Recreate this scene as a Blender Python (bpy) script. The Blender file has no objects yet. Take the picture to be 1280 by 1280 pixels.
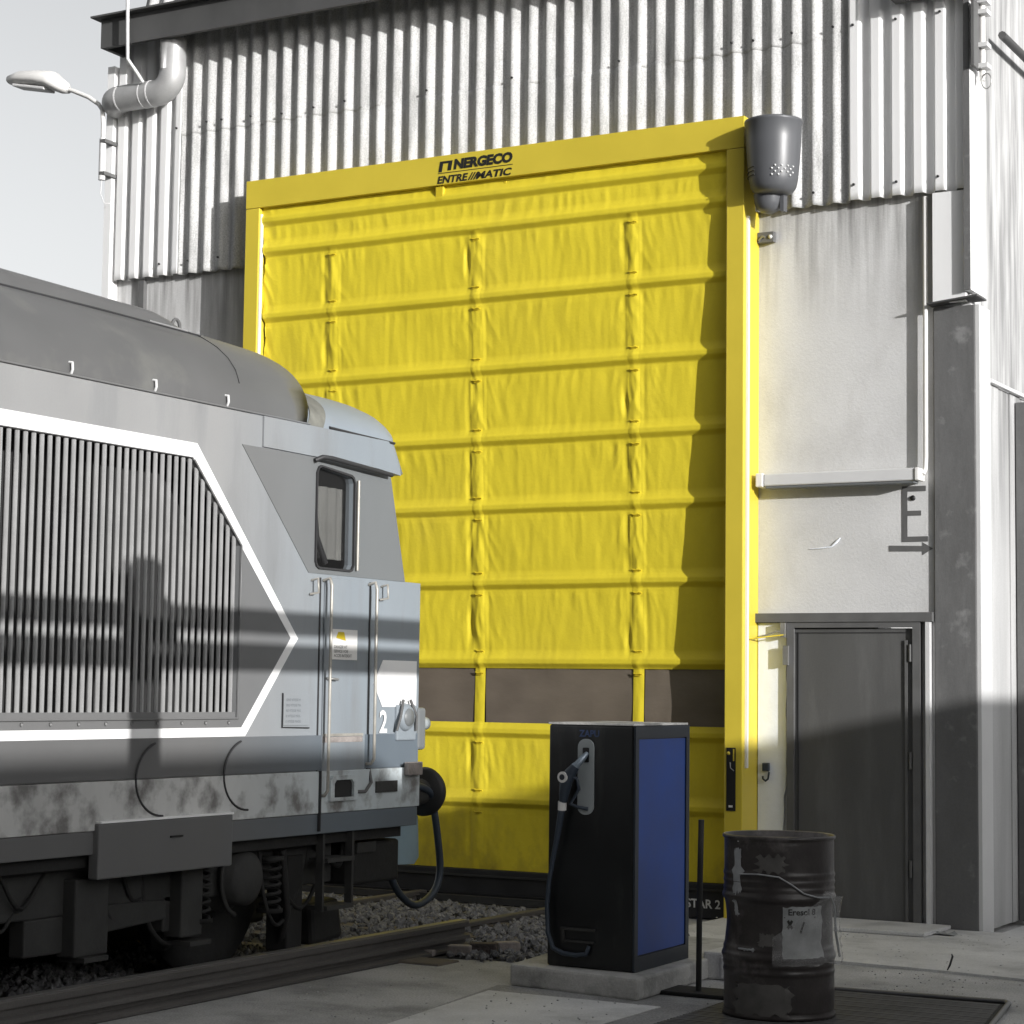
import bpy, bmesh, math, random
from mathutils import Vector, Matrix, noise
from mathutils.geometry import tessellate_polygon
random.seed(7)
S = bpy.context.scene
C = bpy.context.collection
PI = math.pi
sin, cos, rad = math.sin, math.cos, math.radians

# ------------------------------------------------------------ camera
cd = bpy.data.cameras.new('camera'); cam = bpy.data.objects.new('camera', cd); C.objects.link(cam)
R_ = Vector((0.87267, 0.48812, 0.01290)); U_ = Vector((0.0307, -0.0813, 0.99622)); B_ = R_.cross(U_).normalized(); U_ = B_.cross(R_).normalized(); R_.normalize()
cam.matrix_world = Matrix(((R_.x, U_.x, B_.x, 0), (R_.y, U_.y, B_.y, 0), (R_.z, U_.z, B_.z, 1.6), (0, 0, 0, 1)))
cd.sensor_width = 36; cd.lens = 2612 / 1280 * 36; cd.clip_end = 2000; cd.clip_start = 0.1
S.camera = cam
# ------------------------------------------------------------ light
SUN = Vector((2.3, -1.0, 0.49)).normalized()
w = bpy.data.worlds.new("World"); S.world = w; w.use_nodes = True
nt = w.node_tree; bg = nt.nodes['Background']
sky = nt.nodes.new('ShaderNodeTexSky'); sky.sky_type = 'NISHITA'; sky.sun_disc = False
sky.sun_elevation = math.asin(SUN.z); sky.sun_rotation = math.atan2(SUN.x, SUN.y)
sky.air_density = 1.0; sky.dust_density = 1.5
hs = nt.nodes.new('ShaderNodeHueSaturation'); hs.inputs['Saturation'].default_value = 0.09
nt.links.new(sky.outputs[0], hs.inputs['Color']); nt.links.new(hs.outputs[0], bg.inputs['Color'])
bg.inputs['Strength'].default_value = 0.155
sl = bpy.data.lights.new('sun', 'SUN'); sl.energy = 4.4; sl.angle = rad(0.32); sl.color = (1.0, 0.985, 0.965)
so = bpy.data.objects.new('sun', sl); C.objects.link(so); so.rotation_euler = SUN.to_track_quat('Z', 'Y').to_euler(); so.location = (20, -10, 12)
S.view_settings.view_transform = 'Standard'; S.view_settings.look = 'None'
S.view_settings.exposure = 0.2; S.view_settings.gamma = 1

# ------------------------------------------------------------ materials
def mat(name, col, rough=.6, metal=0, var=.12, scale=3, bump=0, bscale=None, stretch=(1, 1, 1), col2=None, cut=(.5, .6), scale2=2, stretch2=(1, 1, 1), fine=0, spec=.5, alpha=None, zgrime=None):
    m = bpy.data.materials.new(name); m.use_nodes = True
    t = m.node_tree; N = t.nodes; L = t.links; b = N['Principled BSDF']
    b.inputs['Roughness'].default_value = rough; b.inputs['Metallic'].default_value = metal
    b.inputs['Specular IOR Level'].default_value = spec
    tc = N.new('ShaderNodeTexCoord')
    def nz(sc, st, det=6):
        mp = N.new('ShaderNodeMapping'); mp.inputs['Scale'].default_value = st; L.new(tc.outputs['Object'], mp.inputs[0])
        n = N.new('ShaderNodeTexNoise'); n.inputs['Scale'].default_value = sc; n.inputs['Detail'].default_value = det; n.inputs['Roughness'].default_value = .6
        L.new(mp.outputs[0], n.inputs['Vector']); return n
    n1 = nz(scale, stretch)
    r = N.new('ShaderNodeMapRange'); r.inputs[1].default_value = .3; r.inputs[2].default_value = .7; r.inputs[3].default_value = 1 - var; r.inputs[4].default_value = 1 + var
    L.new(n1.outputs[0], r.inputs[0])
    src = None
    base = N.new('ShaderNodeRGB'); base.outputs[0].default_value = (*col, 1); src = base.outputs[0]
    if col2:
        n2 = nz(scale2, stretch2, 8); rp = N.new('ShaderNodeMapRange'); rp.inputs[1].default_value = cut[0]; rp.inputs[2].default_value = cut[1]
        L.new(n2.outputs[0], rp.inputs[0]); mx = N.new('ShaderNodeMix'); mx.data_type = 'RGBA'
        L.new(rp.outputs[0], mx.inputs[0]); L.new(src, mx.inputs[6]); mx.inputs[7].default_value = (*col2, 1); src = mx.outputs[2]
    if zgrime:   # (z0, z1, colour, noise stretch): streaks that fade with height
        sp = N.new('ShaderNodeSeparateXYZ'); L.new(tc.outputs['Object'], sp.inputs[0])
        rz = N.new('ShaderNodeMapRange'); rz.inputs[1].default_value = zgrime[0]; rz.inputs[2].default_value = zgrime[1]; L.new(sp.outputs[2], rz.inputs[0])
        n3 = nz(zgrime[3], zgrime[4], 4); rr = N.new('ShaderNodeMapRange'); rr.inputs[1].default_value = .42; rr.inputs[2].default_value = .62; L.new(n3.outputs[0], rr.inputs[0])
        mu = N.new('ShaderNodeMath'); mu.operation = 'MULTIPLY'; L.new(rz.outputs[0], mu.inputs[0]); L.new(rr.outputs[0], mu.inputs[1])
        mx = N.new('ShaderNodeMix'); mx.data_type = 'RGBA'; L.new(mu.outputs[0], mx.inputs[0]); L.new(src, mx.inputs[6]); mx.inputs[7].default_value = (*zgrime[2], 1); src = mx.outputs[2]
    v = N.new('ShaderNodeMix'); v.data_type = 'RGBA'; v.blend_type = 'MULTIPLY'; v.inputs[0].default_value = 1
    L.new(src, v.inputs[6]); L.new(r.outputs[0], v.inputs[7]); out = v.outputs[2]
    if fine:
        nf = nz(90, (1, 1, 1), 3); rf = N.new('ShaderNodeMapRange'); rf.inputs[1].default_value = .3; rf.inputs[2].default_value = .7; rf.inputs[3].default_value = 1 - fine; rf.inputs[4].default_value = 1 + fine
        L.new(nf.outputs[0], rf.inputs[0]); v2 = N.new('ShaderNodeMix'); v2.data_type = 'RGBA'; v2.blend_type = 'MULTIPLY'; v2.inputs[0].default_value = 1
        L.new(out, v2.inputs[6]); L.new(rf.outputs[0], v2.inputs[7]); out = v2.outputs[2]
    L.new(out, b.inputs['Base Color'])
    rr2 = N.new('ShaderNodeMapRange'); rr2.inputs[3].default_value = max(.03, rough - .1); rr2.inputs[4].default_value = min(1, rough + .1); L.new(n1.outputs[0], rr2.inputs[0]); L.new(rr2.outputs[0], b.inputs['Roughness'])
    if bump:
        nb = nz(bscale or scale * 4, stretch, 6); bm_ = N.new('ShaderNodeBump'); bm_.inputs['Strength'].default_value = 1; bm_.inputs['Distance'].default_value = bump
        L.new(nb.outputs[0], bm_.inputs['Height']); L.new(bm_.outputs[0], b.inputs['Normal'])
    if alpha is not None: b.inputs['Alpha'].default_value = alpha
    return m

M = {}
M['yellow'] = mat('yellow_fabric', (.70, .57, .035), .55, var=.06, scale=2.2, fine=.02, col2=(.61, .49, .04), cut=(.5, .8), scale2=1.4, stretch2=(1, 1, .6), zgrime=(1.1, .2, (.40, .31, .04), 3.5, (1, 1, .6)), bump=.0015, bscale=40, spec=.3)
M['yellow_paint'] = mat('yellow_paint', (.62, .49, .05), .38, var=.05, scale=2)
M['yellow_strap'] = mat('yellow_strap', (.60, .46, .02), .5, var=.05)
M['vinyl'] = mat('smoked_vinyl', (.15, .125, .10), .16, var=.12, scale=2, stretch=(1, 1, 2), bump=.006, bscale=2.5, spec=.7)
M['black'] = mat('black_paint', (.012, .012, .013), .5, var=.2)
M['blackrubber'] = mat('black_rubber', (.02, .02, .022), .6, var=.3, scale=6)
M['ink'] = mat('black_ink', (.015, .015, .012), .6, var=0)
M['white_ink'] = mat('white_ink', (.7, .7, .7), .6, var=0)
M['clad_white'] = mat('white_steel_sheet', (.80, .80, .80), .5, var=.04, scale=2, stretch=(1, 1, .2))
M['clad_old'] = mat('weathered_fibre_cement', (.50, .50, .495), .85, var=.2, scale=4, stretch=(1, 1, .25), bump=.003, bscale=60, fine=.26, col2=(.31, .31, .305), cut=(.5, .72), scale2=9, stretch2=(1, 1, .2))
M['conc_wall'] = mat('painted_concrete', (.60, .60, .60), .8, var=.08, scale=1.3, bump=.002, bscale=45, fine=.05, col2=(.50, .495, .49), cut=(.5, .75), scale2=2.2, stretch2=(1, 1, .5), zgrime=(4.25, 5.25, (.20, .195, .19), 7, (1, 1, .07)))
M['plaster'] = mat('white_plaster', (.82, .86, .93), .7, var=.04, scale=4, bump=.003)
M['planks'] = mat('weathered_white_planks', (.46, .46, .46), .8, var=.18, scale=3, stretch=(1, 1, .15), fine=.06, zgrime=(2.4, 3.8, (.24, .24, .24), 9, (1, 1, .08)))
M['column'] = mat('dark_column_paint', (.125, .125, .125), .75, var=.18, scale=3, stretch=(1, 1, .4), bump=.004, fine=.06, col2=(.2, .2, .2), cut=(.6, .72), scale2=7)
M['door_leaf'] = mat('grey_door_paint', (.095, .095, .094), .7, var=.14, scale=2, stretch=(1, 1, .3), col2=(.125, .125, .124), cut=(.48, .66), scale2=4, stretch2=(1, 1, .2), bump=.002, bscale=6, fine=.05)
M['frame_dark'] = mat('dark_frame_paint', (.11, .11, .11), .7, var=.15, scale=6)
M['fascia'] = mat('dark_fascia', (.075, .075, .075), .6, var=.18, scale=2, stretch=(1, 1, .6))
M['galv'] = mat('galvanised_duct', (.42, .42, .42), .45, metal=.25, var=.12, scale=5, fine=.04)
M['lightgrey'] = mat('light_grey_plastic', (.62, .62, .62), .45, var=.05)
M['offwhite'] = mat('offwhite_enamel', (.74, .73, .71), .4, var=.05)
M['potgrey'] = mat('dark_grey_plastic', (.095, .098, .105), .38, var=.05, scale=2)
M['metal'] = mat('bare_steel', (.38, .38, .37), .4, metal=.7, var=.2, scale=8)
M['asphalt'] = mat('asphalt', (.42, .42, .418), .93, var=.25, scale=1.3, bump=.006, bscale=120, fine=.3, col2=(.29, .29, .288), cut=(.48, .62), scale2=1.6)
M['asphalt_dark'] = mat('patched_asphalt', (.29, .29, .288), .93, var=.2, scale=2, bump=.006, bscale=120, fine=.3)
M['pave'] = mat('concrete_paving', (.58, .58, .575), .9, var=.18, scale=1.5, bump=.003, bscale=60, fine=.12, col2=(.42, .42, .415), cut=(.52, .7), scale2=2.2)
M['slabconc'] = mat('plinth_concrete', (.45, .445, .43), .9, var=.2, scale=4, bump=.006, bscale=30, fine=.1, col2=(.30, .30, .285), cut=(.5, .65), scale2=5)
M['stone'] = mat('ballast_stone', (.165, .165, .17), .9, var=.5, scale=14, fine=.2)
M['grit'] = mat('yard_grit_stone', (.36, .36, .355), .9, var=.5, scale=5)
M['ballast'] = mat('ballast_bed', (.08, .08, .08), .95, var=.4, scale=20, bump=.03, bscale=40)
M['rust_rail'] = mat('rusty_rail', (.085, .08, .076), .7, var=.3, scale=5, stretch=(1, .15, 1), fine=.12, bump=.002, bscale=40)
M['railtop'] = mat('worn_rail_head', (.2, .195, .19), .45, metal=.4, var=.2, scale=4, stretch=(1, .1, 1))
M['cab_black'] = mat('dispenser_black', (.010, .011, .012), .32, var=.3, scale=3, col2=(.03, .03, .03), cut=(.55, .7), scale2=6, stretch2=(1, 1, .2))
M['cab_edge'] = mat('dispenser_edge', (.018, .024, .034), .4, var=.1)
M['cab_blue'] = mat('dispenser_blue', (.015, .062, .30), .42, var=.16, scale=3, fine=.04)
M['cab_text'] = mat('dispenser_lettering', (.035, .055, .12), .5, var=.1)
M['nozzleplate'] = mat('nozzle_plate', (.33, .36, .37), .4, var=.1)
M['nozzle'] = mat('nozzle_dark', (.03, .042, .06), .5, var=.1)
M['steelblue'] = mat('spout_aluminium', (.3, .36, .42), .35, metal=.5, var=.1)
M['drum'] = mat('rusty_drum_paint', (.034, .029, .028), .34, var=.4, scale=5, col2=(.095, .086, .083), cut=(.54, .64), scale2=4, bump=.004, bscale=8, fine=.12)
M['drum_chip'] = mat('chipped_primer', (.32, .33, .34), .7, var=.2, scale=12)
M['drum_dirt'] = mat('dried_sludge', (.10, .095, .09), .9, var=.3, scale=6)
M['paper'] = mat('dirty_label', (.27, .28, .28), .8, var=.25, scale=10)
M['film'] = mat('clear_film', (.5, .5, .5), .25, var=.2, scale=10, alpha=.25, bump=.01, bscale=18)
M['grate'] = mat('steel_grating', (.16, .16, .16), .55, metal=.4, var=.2, scale=6)
M['wood'] = mat('old_sleeper_wood', (.12, .105, .09), .9, var=.3, scale=3, stretch=(.2, 3, 3))
M['brick'] = mat('broken_brick', (.28, .25, .235), .9, var=.3, scale=8, bump=.01)
M['brickdark'] = mat('scorched_brick', (.08, .065, .062), .9, var=.3, scale=12, bump=.01)
M['offscreen'] = mat('dark_offscreen_wall', (.07, .07, .07), .9, var=.2, scale=.5)
# --- locomotive paints: grey that turns bluer towards the cab end
def loco_mat(name, a, bcol, rough=.42, var=.07, **k):
    m = mat(name, a, rough, var=var, scale=k.pop('scale', 1.5), stretch=(1, 1, .5), **k)
    t = m.node_tree; N = t.nodes; L = t.links
    base = [n for n in N if n.type == 'RGB'][0]; tg = [l.to_socket for l in base.outputs[0].links]
    tc = [n for n in N if n.type == 'TEX_COORD'][0]; sp = N.new('ShaderNodeSeparateXYZ'); L.new(tc.outputs['Object'], sp.inputs[0])
    mr = N.new('ShaderNodeMapRange'); mr.inputs[1].default_value = 8.9; mr.inputs[2].default_value = 10.2; L.new(sp.outputs[1], mr.inputs[0])
    mx = N.new('ShaderNodeMix'); mx.data_type = 'RGBA'; mx.inputs[6].default_value = (*a, 1); mx.inputs[7].default_value = (*bcol, 1); L.new(mr.outputs[0], mx.inputs[0])
    for s_ in tg: L.new(mx.outputs[2], s_)
    return m
M['l_body'] = loco_mat('loco_light_grey', (.275, .275, .275), (.235, .265, .292), col2=(.195, .20, .205), cut=(.5, .78), scale2=3.5, stretch2=(1, 1, .18), fine=.02)
M['l_mid'] = loco_mat('loco_mid_grey', (.165, .165, .165), (.155, .165, .17))
M['l_panel'] = loco_mat('loco_inner_grey', (.155, .155, .155), (.17, .18, .19))
M['l_roof'] = loco_mat('loco_roof_grey', (.115, .115, .115), (.135, .14, .14), rough=.36, var=.1, col2=(.16, .16, .15), cut=(.55, .7), scale2=2)
M['l_smear'] = mat('brown_soot_smear', (.17, .17, .15), .7, var=.25, scale=12)
M['l_cabroof'] = loco_mat('loco_cab_roof_blue', (.24, .27, .30), (.245, .28, .315), col2=(.25, .27, .27), cut=(.6, .72), scale2=4)
M['l_skirt'] = loco_mat('loco_dirty_skirt', (.50, .50, .49), (.50, .55, .57), rough=.7, var=.18, col2=(.17, .165, .16), cut=(.47, .66), scale2=5, bump=.002)
M['l_band'] = loco_mat('loco_dark_band', (.13, .13, .13), (.12, .145, .17))
M['l_white'] = mat('loco_white_stripe', (.85, .85, .85), .4, var=.03)
M['l_slat'] = mat('loco_slat_grey', (.30, .30, .30), .45, var=.12, scale=6)
M['l_dark'] = mat('loco_grille_void', (.02, .02, .02), .9, var=.2)
M['under'] = mat('underframe_grime', (.015, .0148, .0145), .8, var=.35, scale=5, fine=.12, bump=.004)
M['under2'] = mat('underframe_grey', (.032, .032, .031), .75, var=.3, scale=5, bump=.004)
M['seal'] = mat('window_seal', (.03, .03, .032), .6, var=.1)
M['skyblue'] = mat('pale_blue_apron', (.26, .36, .42), .5, var=.12)
M['handrail'] = mat('worn_handrail', (.42, .40, .36), .45, metal=.3, var=.2, scale=10)
g = bpy.data.materials.new('cab_glass'); g.use_nodes = True; gb = g.node_tree.nodes['Principled BSDF']
gb.inputs['Base Color'].default_value = (.03, .03, .03, 1); gb.inputs['Roughness'].default_value = .04; gb.inputs['Alpha'].default_value = .22; M['glass'] = g
M['curtain_cloth'] = mat('cab_blind_cloth', (.26, .26, .245), .85, var=.18, scale=6, stretch=(1, 1, .3))

# ------------------------------------------------------------ mesh helpers
class MB:
    def __init__(s): s.v = []; s.f = []; s.sm = []
    def add(s, vs, fs, smooth=False):
        o = len(s.v); s.v += [tuple(p) for p in vs]; s.f += [tuple(i + o for i in f) for f in fs]; s.sm += [smooth] * len(fs); return s
    def box(s, x0, x1, y0, y1, z0, z1):
        return s.add([(x0, y0, z0), (x1, y0, z0), (x1, y1, z0), (x0, y1, z0), (x0, y0, z1), (x1, y0, z1), (x1, y1, z1), (x0, y1, z1)],
                     [(0, 3, 2, 1), (4, 5, 6, 7), (0, 1, 5, 4), (1, 2, 6, 5), (2, 3, 7, 6), (3, 0, 4, 7)])
    def hexa(s, p): return s.add(p, [(0, 3, 2, 1), (4, 5, 6, 7), (0, 1, 5, 4), (1, 2, 6, 5), (2, 3, 7, 6), (3, 0, 4, 7)])
    def tube(s, pts, r, n=10, caps=True):
        pts = [Vector(p) for p in pts]; rs = r if isinstance(r, (list, tuple)) else [r] * len(pts); vs = []; fs = []
        t0 = (pts[1] - pts[0]).normalized(); a = t0.orthogonal().normalized()
        for i, p in enumerate(pts):
            if i == 0: t = t0
            elif i == len(pts) - 1: t = (pts[-1] - pts[-2]).normalized()
            else: t = ((pts[i + 1] - p).normalized() + (p - pts[i - 1]).normalized()).normalized()
            a = (a - t * a.dot(t)).normalized(); b = t.cross(a)
            for k in range(n):
                q = 2 * PI * k / n; vs.append(p + (a * cos(q) + b * sin(q)) * rs[i])
        for i in range(len(pts) - 1):
            for k in range(n): fs.append((i * n + k, i * n + (k + 1) % n, (i + 1) * n + (k + 1) % n, (i + 1) * n + k))
        s.add(vs, fs, True)
        if caps:
            m = len(pts); s.add(vs[:n], [tuple(reversed(range(n)))]); s.add(vs[(m - 1) * n:], [tuple(range(n))])
        return s
    def lathe(s, prof, c, n=48, axis='z', dent=None, smooth=True):
        vs = []; fs = []
        for (r, h) in prof:
            for k in range(n):
                q = 2 * PI * k / n; rr = r + (dent(q, h) if dent and r > .05 else 0)
                p = (rr * cos(q), rr * sin(q), h) if axis == 'z' else ((rr * cos(q), h, rr * sin(q)) if axis == 'y' else (h, rr * cos(q), rr * sin(q)))
                vs.append((c[0] + p[0], c[1] + p[1], c[2] + p[2]))
        for i in range(len(prof) - 1):
            for k in range(n): fs.append((i * n + k, i * n + (k + 1) % n, (i + 1) * n + (k + 1) % n, (i + 1) * n + k))
        return s.add(vs, fs, smooth)
    def plate(s, loops, fn, th):
        """flat plate from 2D loops (first outer, rest holes); fn maps (u,v,depth) to a point; th thickness"""
        pl = [[Vector((u, v, 0)) for u, v in lp] for lp in loops]; tris = tessellate_polygon(pl)
        flat = [q for lp in loops for q in lp]; n = len(flat)
        vs = [fn(u, v, 0) for u, v in flat] + [fn(u, v, th) for u, v in flat]
        fs = [tuple(t) for t in tris] + [tuple(n + i for i in reversed(t)) for t in tris]; o = 0
        for lp in loops:
            k = len(lp)
            for i in range(k): j = (i + 1) % k; fs.append((o + i, o + j, n + o + j, n + o + i))
            o += k
        return s.add(vs, fs)
    def grid(s, nu, nv, fn, smooth=True):
        vs = [fn(i / nu, j / nv) for j in range(nv + 1) for i in range(nu + 1)]
        return s.add(vs, [(j * (nu + 1) + i, j * (nu + 1) + i + 1, (j + 1) * (nu + 1) + i + 1, (j + 1) * (nu + 1) + i) for j in range(nv) for i in range(nu)], smooth)
    def build(s, name, m, parent=None, bevel=0, fix=True, autosm=False):
        me = bpy.data.meshes.new(name); me.from_pydata(s.v, [], s.f); me.polygons.foreach_set('use_smooth', s.sm)
        if fix:
            b = bmesh.new(); b.from_mesh(me); bmesh.ops.recalc_face_normals(b, faces=b.faces); b.to_mesh(me); b.free()
        me.materials.append(M[m] if isinstance(m, str) else m); me.update()
        o = bpy.data.objects.new(name, me); C.objects.link(o)
        if parent: o.parent = parent; o.matrix_parent_inverse = parent_world(parent).inverted()
        if bevel:
            md = o.modifiers.new('bevel', 'BEVEL'); md.width = bevel; md.segments = 2; md.limit_method = 'ANGLE'; md.harden_normals = False
        return o
def parent_world(p):
    m = p.matrix_basis.copy()
    q = p.parent
    if q: m = parent_world(q) @ p.matrix_parent_inverse @ m
    return m
def tag(o, label=None, cat=None, group=None, kind=None):
    if label: o['label'] = label
    if cat: o['category'] = cat
    if group: o['group'] = group
    if kind: o['kind'] = kind
    return o
def thing(name, loc, label, cat, group=None):
    e = bpy.data.objects.new(name, None); C.objects.link(e); e.location = loc; e.empty_display_size = .2
    return tag(e, label, cat, group)
def copy_part(o, parent, off=(0, 0, 0)):
    c = o.copy(); C.objects.link(c); c.parent = parent; c.location = o.location + Vector(off); return c
def text_mesh(name, txt, size, m, parent, fn, extr=.002, shear=0, offset=0, sx=1, center=False):
    cu = bpy.data.curves.new(name, 'FONT'); cu.body = txt; cu.size = size; cu.extrude = 0; cu.shear = shear; cu.offset = offset; cu.resolution_u = 3
    if center: cu.align_x = 'CENTER'
    t = bpy.data.objects.new(name, cu); C.objects.link(t); dg = bpy.context.evaluated_depsgraph_get(); me = bpy.data.meshes.new_from_object(t.evaluated_get(dg))
    C.objects.unlink(t); bpy.data.objects.remove(t)
    for v in me.vertices: v.co = Vector(fn(v.co.x * sx, v.co.y))
    me.materials.clear(); me.materials.append(M[m]); o = bpy.data.objects.new(name, me); C.objects.link(o)
    if parent: o.parent = parent; o.matrix_parent_inverse = parent_world(parent).inverted()
    return o

def smooth_path(p, n=6):
    p = [Vector(q) for q in p]; o_ = []
    for i in range(len(p) - 1):
        a, b_, c_, d_ = p[max(0, i - 1)], p[i], p[i + 1], p[min(len(p) - 1, i + 2)]
        for k in range(n):
            t = k / n; o_.append(.5 * ((2 * b_) + (c_ - a) * t + (2 * a - 5 * b_ + 4 * c_ - d_) * t * t + (3 * b_ - a - 3 * c_ + d_) * t ** 3))
    return o_ + [p[-1]]

# ============================================================ GROUND
def ground_z(x, y): return 0
o = MB().grid(8, 8, lambda u, v: (-600 + 1200 * u, -600 + 1200 * v, -.03)).build('ground', 'asphalt'); tag(o, kind='structure')
# asphalt yard right of the track
o = MB().plate([[(-6.66, -8), (14, -8), (14, 12.05), (-4.6, 12.05), (-5.6, 11.6), (-6.1, 11.05), (-6.66, 10.9)]], lambda u, v, d: (u, v, -.028 + d), .028).build('asphalt_yard', 'asphalt'); tag(o, kind='structure')
# dark patched border and the light concrete slab let into the yard
o = MB().plate([[(-6.1, 7.0), (-5.35, 7.6), (-5.72, 10.12), (-4.45, 10.05), (-4.2, 9.3), (-3.2, 8.0), (-3.2, 6)]], lambda u, v, d: (u, v, .001 + d), .003).build('asphalt_patch', 'asphalt_dark'); tag(o, kind='structure')
o = MB().plate([[(-5.33, 7.4), (-5.64, 9.87), (-4.62, 9.86), (-4.62, 9.25), (-4.55, 7.4)]], lambda u, v, d: (u, v, .005 + d), .004).build('concrete_slab', 'pave'); tag(o, kind='structure')
# pavement along the facade
o = MB().plate([[(-6.05, 13.62), (-6.05, 12.5), (-4.95, 12.15), (-4.49, 12.11), (-3.9, 12.05), (-3.33, 11.95), (-2, 11.8), (4, 11.2), (4, 30), (-4.1, 30), (-4.1, 14.19), (-6.05, 14.19)]], lambda u, v, d: (u, v, -.025 + d), .04).build('pavement', 'pave'); tag(o, kind='structure')
# track bed
o = MB().box(-10.6, -6.3, -8, 13.9, -.029, -.012).build('track_bed', 'ballast'); tag(o, kind='structure')
st = MB(); ico = [(0, 0, 1)] + [(.894 * cos(2 * PI * k / 5), .894 * sin(2 * PI * k / 5), .447) for k in range(5)] + [(.894 * cos(2 * PI * (k + .5) / 5), .894 * sin(2 * PI * (k + .5) / 5), -.447) for k in range(5)] + [(0, 0, -1)]
icf = [(0, 1 + k, 1 + (k + 1) % 5) for k in range(5)] + [(1 + k, 6 + k, 1 + (k + 1) % 5) for k in range(5)] + [(6 + k, 6 + (k + 1) % 5, 1 + (k + 1) % 5) for k in range(5)] + [(6 + k, 11, 6 + (k + 1) % 5) for k in range(5)]
for i in range(7500):
    x = random.uniform(-9.6, -5.75); y = random.uniform(8.3, 13.6)
    if abs(x + 7.22) < .07 or abs(x + 8.66) < .07: continue
    if x > -6.86 and y < 11.5 and x <= -6.62: continue
    if x > -6.66:
        e_ = 10.95 if x < -6.1 else 11.05 + (x + 6.1) * 1.1
        if y < e_ + .04 * noise.noise(Vector((x * 9, 0, 0))) or y > 12.75: continue
    r = random.uniform(.014, .034); q = Matrix.Rotation(random.uniform(0, 6.28), 3, 'Z') @ Matrix.Rotation(random.uniform(0, 6.28), 3, 'X')
    sc = (random.uniform(.7, 1.3), random.uniform(.7, 1.2), random.uniform(.5, .9))
    st.add([Vector((x, y, r * .4 - .01 + random.uniform(0, .025))) + q @ (Vector((p[0] * sc[0], p[1] * sc[1], p[2] * sc[2])) * r * random.uniform(.8, 1.15)) for p in ico], icf)
o = st.build('ballast_stones', 'stone', fix=False); tag(o, 'loose grey ballast stones between and beside the rails', 'gravel', kind='stuff')

gb_ = MB(); rg = random.Random(5)
for i in range(1500):
    x = rg.uniform(-6.5, -2.9); y = rg.uniform(8.6, 14.0)
    if noise.noise(Vector((x * 1.5, y * 1.5, 3))) < .05 and rg.random() < .75: continue
    if -6.1 < x < -4.8 and 9.9 < y < 12: continue
    r_ = rg.uniform(.003, .007); q = Matrix.Rotation(rg.uniform(0, 6), 3, 'Z')
    gb_.add([Vector((x, y, r_ * .5 + (.012 if y > 12.1 or (x < -4.6 and y < 9.9) else 0))) + q @ (Vector((p[0] * 1.2, p[1], p[2] * .6)) * r_) for p in ico], icf)
o = gb_.build('yard_grit', 'grit', fix=False); tag(o, 'fine grit scattered over the yard and pavement', 'grit', kind='stuff')

# ============================================================ ENGINE SHED
W = 14.22
shed = thing('engine_shed', (-8, W, 0), 'engine shed with corrugated cladding over pale concrete around the yellow door', 'building')
fY = lambda y: (lambda u, v, d: (u, y + d, v))
# front wall with door opening and personnel door opening
wall = MB().plate([[(-12.02, -.05), (-10.36, -.05), (-10.36, 5.80), (-5.93, 5.80), (-5.93, -.05), (-5.62, -.05), (-5.62, 2.10), (-4.70, 2.10), (-4.70, -.05), (-4.30, -.05), (-4.30, 7.3), (-12.02, 7.3)]], fY(W), .25).build('wall', 'conc_wall', shed)
MB().box(-12.02, -11.77, 14.475, 40, -.05, 7.3).build('wall', 'conc_wall', shed)
# side wall towards the sun (right): lower plank wall and upper smooth wall
sw = MB()
for k in range(60):
    y0 = 14.475 + k * .28; sw.box(-4.305, -4.262 - (.006 if k % 2 else 0), y0 + .004, y0 + .276, 0, 3.835)
sw.build('side_wall', 'planks', shed)
MB().box(-4.33, -4.31, 14.475, 31, 0, 7.3).build('side_wall', 'planks', shed)
MB().box(-4.262, -4.225, 14.47, 31, 3.835, 3.86).build('side_flashing', 'lightgrey', shed)
MB().box(-4.255, -4.08, 15.16, 15.30, 0, 3.78).build('side_post', 'column', shed, bevel=.006)
MB().box(-11.7, -4.4, 39.8, 40, 0, 7.3).build('wall', 'conc_wall', shed)
MB().box(-11.9, -4.35, 14.1, 40, 7.45, 7.5).build('roof', 'fascia', shed)
# black sheet standing for the unlit interior seen at the curtain edges
MB().box(-10.9, -5.5, 15.6, 15.7, 0, 6.2).build('interior_dark_sheet', 'black', shed)
# cladding sheets
def clad(x0, x1, z0, z1, kind, m, seed=0):
    pitch = .1585; n = int(round((x1 - x0) / pitch * 16)); rnd = random.Random(seed); mb = MB(); prof = []
    rows = 34
    for i in range(n + 1):
        x = x0 + (x1 - x0) * i / n; ph = ((x + 12.02) / pitch) % 1
        if kind == 'sine': d = .5 - .5 * cos(2 * PI * ph)
        else:
            d = max(0, min(1, (abs(ph - .5) * -1 + .36) / .1)) if True else 0
        prof.append((x, d))
    def f(u, v):
        i = int(round(u * n)); x, d = prof[i]; z = z0 + (z1 - z0) * v
        wob = .006 * noise.noise(Vector((x * .9, z * .5, seed))) + (.002 * noise.noise(Vector((x * 9, z * 1.1, 3 + seed))))
        lean = .004 * noise.noise(Vector((int((x + 12.02) / pitch) * 1.7, z * .35, seed + 9)))
        return (x + lean, 14.18 - .052 * d + wob, z + (.004 * d if v == 0 else 0))
    mb.grid(n, rows, f, True)
    o = mb.build('cladding_sheet', m, shed, fix=False); sd = o.modifiers.new('solid', 'SOLIDIFY'); sd.thickness = .006
    return o
clad(-12.01, -11.28, 5.17, 7.36, 'trap', 'clad_white', 1)
clad(-11.28, -5.17, 5.165, 6.42, 'sine', 'clad_old', 2)
clad(-11.285, -5.165, 6.39, 7.36, 'sine', 'clad_old', 3)
clad(-5.17, -4.31, 5.17, 7.32, 'trap', 'clad_white', 4)
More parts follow.
